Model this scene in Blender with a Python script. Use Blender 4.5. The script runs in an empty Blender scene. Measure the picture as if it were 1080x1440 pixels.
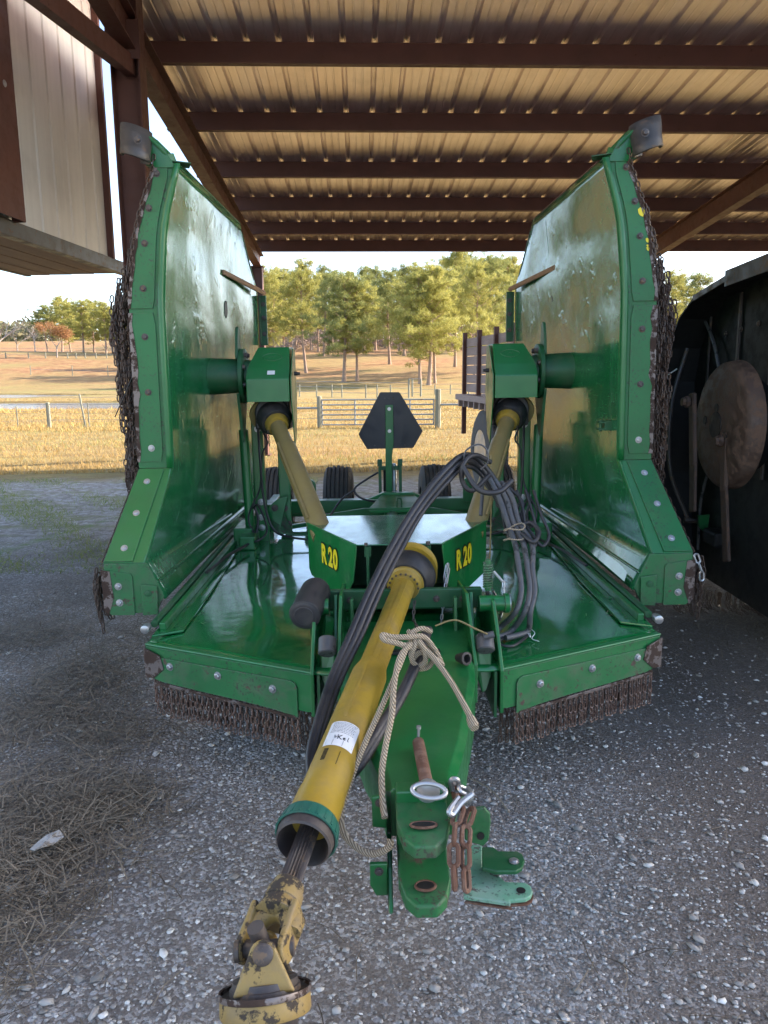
import bpy, math, random
import numpy as np
from mathutils import Vector, Matrix
random.seed(7); rng=np.random.default_rng(7)
scene=bpy.context.scene; COL=scene.collection
R=math.radians
# ---------------------------------------------------------------- camera
F,PIT,ROLL,CH=1055.0,R(10.63),R(0.30),1.635
cam=bpy.data.cameras.new('camera'); camo=bpy.data.objects.new('camera',cam); COL.objects.link(camo)
cam.sensor_fit='VERTICAL'; cam.sensor_height=36; cam.lens=36*F/1440; cam.clip_start=.05; cam.clip_end=6000
_r0=Vector((1,0,0)); _u0=Vector((0,math.sin(PIT),math.cos(PIT))); _f0=Vector((0,math.cos(PIT),-math.sin(PIT)))
_r=_r0*math.cos(ROLL)-_u0*math.sin(ROLL); _u=_r0*math.sin(ROLL)+_u0*math.cos(ROLL)
camo.matrix_world=Matrix(((_r.x,_u.x,-_f0.x,0),(_r.y,_u.y,-_f0.y,0),(_r.z,_u.z,-_f0.z,CH),(0,0,0,1)))
scene.camera=camo
# ---------------------------------------------------------------- world and sun
SE=R(25); SAZ=R(72)
w=bpy.data.worlds.new('World'); scene.world=w; w.use_nodes=True
nt=w.node_tree; nt.nodes.clear()
sk=nt.nodes.new('ShaderNodeTexSky'); sk.sky_type='NISHITA'; sk.sun_disc=False; sk.sun_elevation=SE; sk.sun_rotation=SAZ
sk.air_density=.7; sk.dust_density=1.3; sk.ozone_density=0.2
bg=nt.nodes.new('ShaderNodeBackground'); bg.inputs[1].default_value=0.105
wo=nt.nodes.new('ShaderNodeOutputWorld'); nt.links.new(sk.outputs[0],bg.inputs[0]); nt.links.new(bg.outputs[0],wo.inputs[0])
sl=bpy.data.lights.new('sun','SUN'); sl.energy=2.75; sl.angle=R(.5); sl.color=(1,.85,.72)
so=bpy.data.objects.new('sun',sl); COL.objects.link(so)
sd=Vector((math.sin(SAZ)*math.cos(SE),math.cos(SAZ)*math.cos(SE),math.sin(SE)))
so.rotation_euler=sd.to_track_quat('Z','Y').to_euler(); so.location=(20,10,20)
scene.view_settings.view_transform='Standard'; scene.view_settings.look='None'
scene.view_settings.exposure=2.7; scene.view_settings.gamma=1
scene.render.engine='CYCLES'
scene.render.resolution_x=768; scene.render.resolution_y=1024
# ---------------------------------------------------------------- helpers
def ray(px,py):
    a=(px-540)/F; b=(720-py)/F
    return _r*a+_u*b+_f0
def W(px,py,Y=None,Z=None,X=None):
    d=ray(px,py); o=Vector((0,0,CH))
    if Y is not None: t=Y/d.y
    elif Z is not None: t=(Z-CH)/d.z
    else: t=X/d.x
    return o+d*t
TILT=R(.626)
MM=Matrix.Translation((0,0,CH))@Matrix.Rotation(-TILT,4,'Y')@Matrix.Translation((0.1,0,-CH))@Matrix.Rotation(R(.642),4,'Z')
MI=MM.inverted()
def B(px,py,y=None,z=None,x=None):
    "pixel to mower frame, on the plane y=, z= or x="
    o=MI@Vector((0,0,CH)); d=(MI.to_3x3())@ray(px,py)
    if y is not None: t=(y-o.y)/d.y
    elif z is not None: t=(z-o.z)/d.z
    else: t=(x-o.x)/d.x
    return o+d*t
def S(v): return v
class MB:
    def __init__(s): s.v=[]; s.f=[]; s.m=[]; s.mi=0
    def add(s,vs,fs):
        b=len(s.v); s.v+= [tuple(p) for p in vs]; s.f+=[tuple(i+b for i in f) for f in fs]; s.m+=[s.mi]*len(fs); return s
    def box(s,c,size,rot=None):
        hx,hy,hz=[k/2 for k in size]; c=Vector(c)
        vs=[Vector((x,y,z)) for x in(-hx,hx) for y in(-hy,hy) for z in(-hz,hz)]
        if rot is not None: vs=[rot@q for q in vs]
        return s.add([q+c for q in vs],[(0,1,3,2),(4,6,7,5),(0,4,5,1),(2,3,7,6),(0,2,6,4),(1,5,7,3)])
    def bar(s,a,b,w,h,up=(0,0,1)):
        a=Vector(a); b=Vector(b); d=(b-a); L=d.length; d.normalize(); up=Vector(up)
        x=d.cross(up)
        if x.length<1e-4: x=d.cross(Vector((1,0,0)))
        x.normalize(); z=x.cross(d)
        rot=Matrix((x,d,z)).transposed()
        return s.box((a+b)/2,(w,L,h),rot)
    def tube(s,pts,r,n=10,cap=True,flat=1):
        pts=[Vector(p) for p in pts]; N=len(pts)
        rs=r if isinstance(r,(list,tuple)) else [r]*N
        vs=[];fs=[]; prev=None
        for i,p in enumerate(pts):
            t=(pts[min(i+1,N-1)]-pts[max(i-1,0)])
            if t.length<1e-9: t=Vector((0,0,1))
            t.normalize()
            if prev is None:
                x=t.orthogonal().normalized()
            else:
                x=prev-t*prev.dot(t)
                x=x.normalized() if x.length>1e-6 else t.orthogonal().normalized()
            prev=x; y=t.cross(x)
            for k in range(n):
                a=2*math.pi*k/n; vs.append(p+(x*math.cos(a)+y*math.sin(a)*flat)*rs[i])
        for i in range(N-1):
            for k in range(n):
                k2=(k+1)%n; fs.append((i*n+k,i*n+k2,(i+1)*n+k2,(i+1)*n+k))
        if cap: fs.append(tuple(range(n-1,-1,-1))); fs.append(tuple((N-1)*n+k for k in range(n)))
        return s.add(vs,fs)
    def lathe(s,a,b,prof,n=28,cap=True):
        "prof: (t along a-b in metres, radius)"
        a=Vector(a); b=Vector(b); d=(b-a).normalized()
        x=d.orthogonal().normalized(); y=d.cross(x); vs=[];fs=[]
        for t,r in prof:
            for k in range(n):
                q=2*math.pi*k/n; vs.append(a+d*t+(x*math.cos(q)+y*math.sin(q))*r)
        for i in range(len(prof)-1):
            for k in range(n):
                k2=(k+1)%n; fs.append((i*n+k,i*n+k2,(i+1)*n+k2,(i+1)*n+k))
        if cap: fs.append(tuple(range(n-1,-1,-1))); fs.append(tuple((len(prof)-1)*n+k for k in range(n)))
        return s.add(vs,fs)
    def plate(s,pts,th,nrm=None):
        "flat polygon extruded by th along its normal (or nrm)"
        pts=[Vector(p) for p in pts]
        if nrm is None:
            nrm=Vector((0,0,0))
            for i in range(len(pts)):
                nrm+=(pts[i]-pts[0]).cross(pts[(i+1)%len(pts)]-pts[0])
            nrm.normalize()
        nrm=Vector(nrm); n=len(pts)
        vs=pts+[p+nrm*th for p in pts]
        fs=[tuple(range(n-1,-1,-1)),tuple(range(n,2*n))]+[(i,(i+1)%n,(i+1)%n+n,i+n) for i in range(n)]
        return s.add(vs,fs)
    def bolt(s,p,nrm,r=.011,h=.009):
        p=Vector(p); nrm=Vector(nrm).normalized()
        s.lathe(p,p+nrm,[(0,r*1.5),(.002,r*1.5),(.0021,r),(h*.8,r),(h,r*.7)],n=10)
        return s
    def link(s,c,d,side,L,Wd,r,n=5,m=10):
        "one chain link: long axis d, width axis side"
        c=Vector(c); d=Vector(d).normalized(); side=Vector(side); side=(side-d*side.dot(d)).normalized()
        h=(L-Wd)/2; q=Wd/2-r; nn=d.cross(side); vs=[];fs=[]
        for i in range(m):
            a=2*math.pi*(i+.5)/m; cx,sx=math.cos(a),math.sin(a)
            off=h if sx>0 else -h
            ctr=c+side*(q*cx)+d*(off+q*sx); o=(side*cx+d*sx)
            for k in range(n):
                b=2*math.pi*k/n; vs.append(ctr+(o*math.cos(b)+nn*math.sin(b))*r)
        for i in range(m):
            for k in range(n):
                i2=(i+1)%m;k2=(k+1)%n; fs.append((i*n+k,i2*n+k,i2*n+k2,i*n+k2))
        return s.add(vs,fs)
    def chain(s,pts,L,Wd,r,tw=0,n=5,m=10):
        pts=[Vector(p) for p in pts]; seg=[]; pitch=L-2*r
        # resample
        d=[0]
        for i in range(1,len(pts)): d.append(d[-1]+(pts[i]-pts[i-1]).length)
        N=max(2,int(d[-1]/pitch))
        def at(t):
            t=min(max(t,0),d[-1])
            for i in range(1,len(d)):
                if t<=d[i]: return pts[i-1].lerp(pts[i],(t-d[i-1])/max(1e-9,d[i]-d[i-1]))
            return pts[-1]
        for i in range(N):
            a=at(i*pitch); b=at((i+1)*pitch); dr=b-a
            if dr.length<1e-6: continue
            sx=dr.orthogonal().normalized(); ref=Vector((1,.3,.1)); ref=(ref-dr.normalized()*ref.dot(dr.normalized())).normalized()
            an=tw+(i%2)*math.pi/2+random.uniform(-.25,.25)
            q=Matrix.Rotation(an,3,dr.normalized())
            s.link((a+b)/2,dr,q@ref,L,Wd,r,n,m)
        return s
    def build(s,name,mat,parent=None,org=None,bev=0,smooth=False,seg=2):
        me=bpy.data.meshes.new(name)
        v=s.v
        if org is not None: v=[(a-org[0],b-org[1],c-org[2]) for a,b,c in v]
        me.from_pydata(v,[],s.f)
        mats=mat if isinstance(mat,(list,tuple)) else [mat]
        for m in mats: me.materials.append(m)
        if len(mats)>1: me.polygons.foreach_set('material_index',s.m)
        if smooth:
            me.polygons.foreach_set('use_smooth',[True]*len(me.polygons))
            me.set_sharp_from_angle(angle=R(40))
        me.update()
        o=bpy.data.objects.new(name,me); COL.objects.link(o)
        if parent is not None: o.parent=parent
        if bev:
            b=o.modifiers.new('bevel','BEVEL'); b.width=bev; b.segments=seg; b.limit_method='ANGLE'; b.angle_limit=R(35)
            b.harden_normals=False
        return o
def npmesh(name,verts,faces,mat,parent=None,smooth=False):
    "fast mesh from arrays; faces (n,k)"
    me=bpy.data.meshes.new(name); verts=np.asarray(verts,dtype=np.float32); faces=np.asarray(faces,dtype=np.int32)
    n,k=faces.shape
    me.vertices.add(len(verts)); me.vertices.foreach_set('co',verts.ravel())
    me.loops.add(n*k); me.loops.foreach_set('vertex_index',faces.ravel())
    me.polygons.add(n); me.polygons.foreach_set('loop_start',np.arange(0,n*k,k,dtype=np.int32)); me.polygons.foreach_set('loop_total',np.full(n,k,dtype=np.int32))
    me.materials.append(mat); me.update(calc_edges=True)
    if smooth: me.polygons.foreach_set('use_smooth',[True]*n)
    o=bpy.data.objects.new(name,me); COL.objects.link(o)
    if parent is not None: o.parent=parent
    return o
def tag(o,label=None,cat=None,group=None,kind=None):
    if label: o['label']=label
    if cat: o['category']=cat
    if group: o['group']=group
    if kind: o['kind']=kind
    return o
def empty(name,loc,label=None,cat=None,group=None,rz=0):
    o=bpy.data.objects.new(name,None); COL.objects.link(o); o.location=loc; o.rotation_euler=(0,0,rz); o.empty_display_size=.1
    return tag(o,label,cat,group)
def copy_tree(o,parent=None):
    c=o.copy(); COL.objects.link(c); c.parent=parent
    for ch in list(o.children): copy_tree(ch,c)
    return c
def smooth_path(pts,n=8):
    "Catmull-Rom through points"
    P=[Vector(p) for p in pts]; P=[P[0]*2-P[1]]+P+[P[-1]*2-P[-2]]; out=[]
    for i in range(1,len(P)-2):
        for k in range(n):
            t=k/n; a,b,c,d=P[i-1:i+3]
            out.append(.5*((2*b)+(-a+c)*t+(2*a-5*b+4*c-d)*t*t+(-a+3*b-3*c+d)*t**3))
    out.append(P[-2]); return out
# ---------------------------------------------------------------- materials
class N:
    def __init__(s,name):
        s.m=bpy.data.materials.new(name); s.m.use_nodes=True; s.t=s.m.node_tree; s.t.nodes.clear()
        s.out=s.t.nodes.new('ShaderNodeOutputMaterial'); s.b=s.t.nodes.new('ShaderNodeBsdfPrincipled'); s.t.links.new(s.b.outputs[0],s.out.inputs[0])
        s.co=s.t.nodes.new('ShaderNodeTexCoord').outputs['Object']
    def n(s,t,**k):
        o=s.t.nodes.new(t)
        for a,b in k.items(): setattr(o,a,b)
        return o
    def l(s,a,b): s.t.links.new(a,b)
    def vec(s,scale=(1,1,1),rot=(0,0,0)):
        m=s.n('ShaderNodeMapping'); m.inputs['Scale'].default_value=scale; m.inputs['Rotation'].default_value=rot; s.l(s.co,m.inputs[0]); return m.outputs[0]
    def noise(s,scale,det=4,rough=.55,vec=None,dist=0):
        o=s.n('ShaderNodeTexNoise'); o.inputs['Scale'].default_value=scale; o.inputs['Detail'].default_value=det; o.inputs['Roughness'].default_value=rough; o.inputs['Distortion'].default_value=dist
        s.l(vec or s.co,o.inputs['Vector']); return o.outputs[0]
    def vor(s,scale,feature='F1',vec=None,out='Distance'):
        o=s.n('ShaderNodeTexVoronoi'); o.inputs['Scale'].default_value=scale; o.feature=feature; s.l(vec or s.co,o.inputs['Vector']); return o.outputs[out]
    def ramp(s,fac,stops):
        o=s.n('ShaderNodeValToRGB'); e=o.color_ramp.elements
        while len(e)<len(stops): e.new(.5)
        for i,(p,c) in enumerate(stops):
            e[i].position=p; c=c if isinstance(c,tuple) else (c,c,c); e[i].color=(*c,1)
        s.l(fac,o.inputs[0]); return o.outputs[0]
    def mix(s,fac,a,b,bl='MIX'):
        o=s.n('ShaderNodeMix',data_type='RGBA',blend_type=bl)
        for inp,val in ((o.inputs[0],fac),(o.inputs[6],a),(o.inputs[7],b)):
            if hasattr(val,'is_linked') or hasattr(val,'links'): s.l(val,inp)
            elif isinstance(val,tuple): inp.default_value=(*val,1)
            else: inp.default_value=val
        return o.outputs[2]
    def math(s,op,a,b=None,clamp=False):
        o=s.n('ShaderNodeMath',operation=op); o.use_clamp=clamp
        for i,v in enumerate((a,b)):
            if v is None: continue
            if hasattr(v,'links'): s.l(v,o.inputs[i])
            else: o.inputs[i].default_value=v
        return o.outputs[0]
    def sep(s,v=None):
        o=s.n('ShaderNodeSeparateXYZ'); s.l(v or s.co,o.inputs[0]); return o.outputs
    def bump(s,h,st=.3,dist=.01,prev=None):
        o=s.n('ShaderNodeBump'); o.inputs['Strength'].default_value=st; o.inputs['Distance'].default_value=dist; s.l(h,o.inputs['Height'])
        if prev is not None: s.l(prev,o.inputs['Normal'])
        s.l(o.outputs[0],s.b.inputs['Normal']); return o.outputs[0]
    def col(s,v):
        if isinstance(v,tuple): s.b.inputs['Base Color'].default_value=(*v,1)
        else: s.l(v,s.b.inputs['Base Color'])
        return s
    def rough(s,v):
        if hasattr(v,'links'): s.l(v,s.b.inputs['Roughness'])
        else: s.b.inputs['Roughness'].default_value=v
        return s
    def metal(s,v):
        if hasattr(v,'links'): s.l(v,s.b.inputs['Metallic'])
        else: s.b.inputs['Metallic'].default_value=v
        return s
    def coat(s,v,r=.08): s.b.inputs['Coat Weight'].default_value=v; s.b.inputs['Coat Roughness'].default_value=r; return s
def paint(name,c,rough=.3,edge=None,wear=None,wear_amt=.62,wear_scale=9,dust=.15,bump=.05,coat=0,speck=0,coat_r=.08,dustc=(.16,.13,.1)):
    a=N(name); var=a.noise(3.5,5)
    base=a.mix(a.ramp(var,[(.3,0.),(.7,1.)]),tuple(k*.85 for k in c),tuple(min(1,k*1.12) for k in c))
    d=a.ramp(a.noise(9,8,.72),[(.46,0.),(.74,1.)])
    base=a.mix(a.math('MULTIPLY',d,dust),base,dustc)
    rr=a.math('ADD',a.math('MULTIPLY',d,.35),rough,True)
    if speck:
        sp=a.ramp(a.noise(75,4,.65),[(.57,0.),(.61,1.)]); big=a.ramp(a.noise(6,5,.6),[(.40,0.),(.62,1.)])
        base=a.mix(a.math('MULTIPLY',a.math('MULTIPLY',sp,big),speck),base,(.035,.03,.025))
    if edge:
        bv=a.n('ShaderNodeBevel',samples=4); bv.inputs[0].default_value=.007; ge=a.n('ShaderNodeNewGeometry'); vm=a.n('ShaderNodeVectorMath',operation='DOT_PRODUCT'); a.l(bv.outputs[0],vm.inputs[0]); a.l(ge.outputs['Normal'],vm.inputs[1])
        em=a.math('MULTIPLY',a.ramp(vm.outputs['Value'],[(.80,1.),(.96,0.)]),a.ramp(a.noise(38,5,.7),[(.44,0.),(.56,1.)])); base=a.mix(em,base,edge); rr=a.math('ADD',rr,a.math('MULTIPLY',em,.2),True)
    if wear:
        m=a.ramp(a.noise(wear_scale,8,.68),[(wear_amt,0.),(wear_amt+.04,1.)])
        base=a.mix(m,base,wear); rr=a.math('ADD',a.math('MULTIPLY',m,.4),rr,True)
    a.col(base).rough(rr); a.bump(a.noise(60,5,.6),bump,.004)
    if coat: a.coat(coat,coat_r)
    return a.m
GREEN=(.010,.115,.032)
def wingpaint():
    a=N('glossy_green_panel_paint')
    v=a.noise(1.6,6,.6)
    base=a.mix(a.ramp(v,[(.35,0.),(.7,1.)]),(.006,.11,.032),(.012,.15,.045))
    sc=a.noise(9,8,.75,a.vec((1,1,.35)))
    haze=a.ramp(sc,[(.42,0.),(.72,1.)])
    base=a.mix(a.math('MULTIPLY',haze,.26),base,(.10,.22,.18))
    fine=a.ramp(a.noise(90,5,.8,a.vec((1,.12,1),(0.5,0,0))),[(.60,0.),(.74,1.)])
    fine2=a.ramp(a.noise(70,5,.8,a.vec((1,1,.1),(0.35,0,0))),[(.62,0.),(.75,1.)])
    base=a.mix(a.math('MULTIPLY',a.math('MAXIMUM',fine,fine2),.42),base,(.3,.38,.35))
    a.col(base); rr=a.math('ADD',a.math('MULTIPLY',haze,.12),.10,True); rr=a.math('ADD',rr,a.math('MULTIPLY',fine,.12),True)
    a.rough(a.math('ADD',rr,.05)); a.b.inputs['IOR'].default_value=1.5
    n=a.bump(a.noise(3.2,3,.5),.13,.05); n=a.bump(a.ramp(a.noise(7,3,.5),[(.60,0.),(.72,1.)]),.12,.02,n); a.bump(a.noise(45,4,.6),.05,.004,n)
    a.coat(.3,.10)
    return a.m
def deckpaint():
    a=N('glossy_green_deck_paint')
    v=a.noise(2.2,6,.6)
    base=a.mix(a.ramp(v,[(.35,0.),(.7,1.)]),(.005,.12,.03),(.009,.16,.04))
    dust=a.ramp(a.noise(7,8,.72),[(.5,0.),(.8,1.)])
    base=a.mix(a.math('MULTIPLY',dust,.15),base,(.14,.16,.13))
    sp=a.ramp(a.noise(160,3,.6),[(.70,0.),(.74,1.)])
    base=a.mix(a.math('MULTIPLY',sp,.5),base,(.2,.2,.16))
    a.col(base); a.rough(a.math('ADD',a.math('MULTIPLY',dust,.25),.09,True)); a.coat(.6,.05)
    n=a.bump(a.noise(2.6,3,.5),.12,.05); a.bump(a.noise(70,4,.6),.03,.003,n)
    return a.m
M={}
M['wing']=wingpaint(); M['deck']=deckpaint()
M['green']=paint('green_paint',(.008,.135,.033),.30,(.10,.085,.07),dust=.11,coat=.2,wear=(.05,.045,.035),wear_amt=.73,wear_scale=26,coat_r=.15)
M['flange']=paint('speckled_green_paint',(.010,.135,.036),.42,(.13,.11,.10),wear=(.055,.05,.035),wear_amt=.68,wear_scale=26,dust=.2,speck=.95)
M['worn']=paint('worn_green_paint',(.018,.135,.042),.45,(.16,.14,.13),wear=(.085,.055,.042),wear_amt=.60,wear_scale=15,dust=.55,speck=.9,dustc=(.12,.09,.075))
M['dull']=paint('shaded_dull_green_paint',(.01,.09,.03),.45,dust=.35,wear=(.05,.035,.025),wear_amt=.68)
M['pale']=paint('pale_worn_green_paint',(.13,.31,.20),.55,(.35,.36,.34),wear=(.09,.08,.07),wear_amt=.57,wear_scale=22,dust=.6,speck=.8,dustc=(.35,.38,.36))
M['baresteel']=paint('scraped_bare_steel',(.19,.16,.15),.4,wear=(.07,.045,.035),wear_amt=.46,wear_scale=18,dust=.4); 
M['yellow']=paint('yellow_plastic_shield',(.33,.215,.024),.38,dust=.40,bump=.05,wear=(.20,.15,.05),wear_amt=.70,wear_scale=5)
M['dirtyyellow']=paint('chipped_yellow_paint',(.28,.19,.055),.48,(.24,.20,.16),wear=(.045,.035,.026),wear_amt=.51,wear_scale=16,dust=.8,bump=.3)
M['khaki']=paint('faded_yellow_shield',(.21,.16,.06),.42,dust=.35)
M['rubber']=paint('black_rubber',(.018,.018,.02),.5,dust=.3,bump=.15)
M['hose']=paint('ribbed_black_hose',(.022,.022,.026),.38,dust=.28,bump=.15)
M['greyhose']=paint('dusty_grey_hose',(.075,.078,.085),.42,dust=.5,bump=.2,wear=(.03,.03,.03),wear_amt=.56,wear_scale=14)
M['tyre']=paint('tyre_rubber',(.06,.057,.055),.8,dust=.7,bump=.2)
M['rust']=paint('rusty_iron',(.115,.05,.028),.7,wear=(.17,.10,.07),wear_amt=.5,wear_scale=30,dust=.3,bump=.5)
M['chain']=paint('rusty_chain_iron',(.15,.095,.075),.38,wear=(.34,.29,.27),wear_amt=.54,wear_scale=40,dust=.3,bump=.4)
M['darkchain']=paint('dark_brown_chain',(.055,.032,.022),.42,wear=(.14,.09,.06),wear_amt=.6,wear_scale=40,dust=.15,bump=.4)
M['oldsteel']=paint('greasy_dark_steel',(.055,.045,.042),.38,wear=(.13,.09,.06),wear_amt=.55,wear_scale=22,dust=.3,bump=.25)
M['steelcap']=paint('dark_pressed_steel',(.05,.045,.04),.42,wear=(.12,.08,.055),wear_amt=.58,wear_scale=12,dust=.3)
M['beam']=paint('red_oxide_steel_paint',(.085,.028,.019),.55,dust=.22,bump=.08,wear=(.07,.03,.022),wear_amt=.66,dustc=(.14,.09,.06))
M['smv']=paint('dark_sign_back',(.014,.014,.022),.35,dust=.1)
M['zinc']=paint('zinc_steel',(.42,.43,.44),.3,dust=.2); 
M['decalyellow']=paint('decal_yellow',(.75,.62,.02),.4,dust=.05); M['decalblack']=paint('decal_black',(.008,.008,.008),.4,dust=.02)
M['paper']=paint('white_label',(.72,.73,.74),.5,dust=.12)
M['endcone']=paint('brown_black_cone',(.045,.036,.034),.5,dust=.5,bump=.2)
M['teal']=paint('teal_plastic',(.012,.105,.075),.4,dust=.25,bump=.1)
M['blackdeck']=paint('black_grimy_steel',(.006,.006,.006),.6,dust=.2,bump=.2,dustc=(.03,.025,.02))
M['bladesteel']=paint('crusted_rusty_steel',(.065,.038,.026),.6,wear=(.105,.065,.045),wear_amt=.5,wear_scale=18,dust=.4,bump=.5)
for k in ('zinc','baresteel','chain'): M[k].node_tree.nodes['Principled BSDF'].inputs['Metallic'].default_value=.75 if k=='zinc' else .5
def rope_mat():
    a=N('tan_twisted_rope'); wv=a.n('ShaderNodeTexWave'); wv.inputs['Scale'].default_value=55; wv.inputs['Distortion'].default_value=2; wv.inputs['Detail'].default_value=2
    a.l(a.vec((1,.6,1.2),(.4,.6,.2)),wv.inputs[0])
    a.col(a.mix(a.ramp(wv.outputs[1],[(.1,0.),(.8,1.)]),(.17,.13,.085),(.44,.36,.26))).rough(.9); a.bump(wv.outputs[1],.7,.003); return a.m
M['rope']=rope_mat()
def metal_sheet(name,c1,c2,met,ro,axis):
    a=N(name); sc=(1,.05,1) if axis=='y' else (1,1,.05)
    s1=a.noise(7,6,.7,a.vec(sc)); s2=a.noise(2.5,4)
    base=a.mix(a.ramp(s1,[(.3,0.),(.72,1.)]),c1,c2); base=a.mix(a.math('MULTIPLY',a.ramp(s2,[(.5,0.),(.8,1.)]),.4),base,tuple(k*.55 for k in c1))
    a.col(base).metal(met).rough(a.math('ADD',a.math('MULTIPLY',s1,.25),ro)); a.bump(s1,.1,.01); return a.m
M['roof']=metal_sheet('galvanised_roof_sheet',(.76,.66,.63),(.95,.86,.84),.92,.22,'y')
M['siding']=metal_sheet('tan_wall_siding',(.46,.44,.41),(.57,.55,.51),.1,.45,'z')
def wood(name,c1,c2,axis='y',sc=8):
    a=N(name); g=a.noise(sc,8,.7,a.vec((1,.06,1) if axis=='y' else ((.06,1,1) if axis=='x' else (1,1,.06)))); f=a.noise(sc*10,4,.7,a.vec((1,.1,1) if axis=='y' else ((.1,1,1) if axis=='x' else (1,1,.1))))
    b=a.mix(a.ramp(g,[(.3,0.),(.7,1.)]),c1,c2); b=a.mix(a.math('MULTIPLY',a.ramp(f,[(.5,0.),(.75,1.)]),.4),b,tuple(k*.4 for k in c1))
    a.col(b).rough(.8); a.bump(g,.3,.006); return a.m
M['soffit']=wood('brown_plank_wood',(.26,.15,.08),(.36,.22,.12)); M['greywood']=wood('weathered_grey_board',(.24,.17,.15),(.36,.27,.24),'y',12); M['post']=wood('pale_fence_post_wood',(.14,.14,.10),(.25,.24,.18),'z')
M['wire']=paint('fence_wire',(.2,.2,.2),.5); M['gate']=paint('grey_gate_tube',(.22,.24,.25),.5,dust=.4,wear=(.2,.1,.05),wear_amt=.6)
# ================================================================ terrain
def sst(a,b,x): t=np.clip((x-a)/(b-a),0,1); return t*t*(3-2*t)
POND=[(-75,36),(-40,35),(-24,34.5),(-12,34.8),(-8.5,36.5),(-8.5,39.5),(-12,43),(-17,44.5),(-24,44.0),(-30,44.5),(-29,49),(-24,53),(-20,58),(-30,62),(-50,63),(-80,60)]
def pond_in(x,y):
    ins=np.zeros(x.shape,bool); n=len(POND)
    for i in range(n):
        x1,y1=POND[i]; x2,y2=POND[(i+1)%n]
        c=((y1>y)!=(y2>y))&(x<(x2-x1)*(y-y1)/(y2-y1+1e-9)+x1); ins^=c
    return ins
def hgt(x,y):
    x=np.asarray(x,float); y=np.asarray(y,float)
    h=sst(62,135,y)*5.2+sst(130,260,y)*6.5+sst(250,600,y)*10
    h=h+sst(14,60,y)*.25*np.sin(x*.13+1)*np.sin(y*.09)*(1-sst(2,-8,-x-0)*0)*(1-np.clip(sst(-4,-9,x)*sst(22,30,y)*(1-sst(66,80,y)),0,1))
    h=h+.02*np.sin(x*1.3+.4)*np.sin(y*1.1)*sst(-5,1,y)
    return h
def H(x,y): return float(hgt(np.array([x]),np.array([y]))[0])
xs=np.unique(np.concatenate([np.linspace(-4,4,41),np.linspace(-30,30,121),np.linspace(-120,120,121),np.sinh(np.linspace(-6,6,60))*8])); xs=xs[abs(xs)<1600]
ys=np.unique(np.concatenate([np.linspace(-30,0,9),np.linspace(0,16,65),np.linspace(16,80,129),np.linspace(80,280,80),np.linspace(280,1500,25)]))
X,Y=np.meshgrid(xs,ys); Z=hgt(X,Y); ins=pond_in(X,Y); Z=np.where(ins,Z-.6,Z)
nx,ny=len(xs),len(ys); idx=np.arange(nx*ny).reshape(ny,nx)
gf=np.stack([idx[:-1,:-1],idx[:-1,1:],idx[1:,1:],idx[1:,:-1]],-1).reshape(-1,4)
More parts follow.
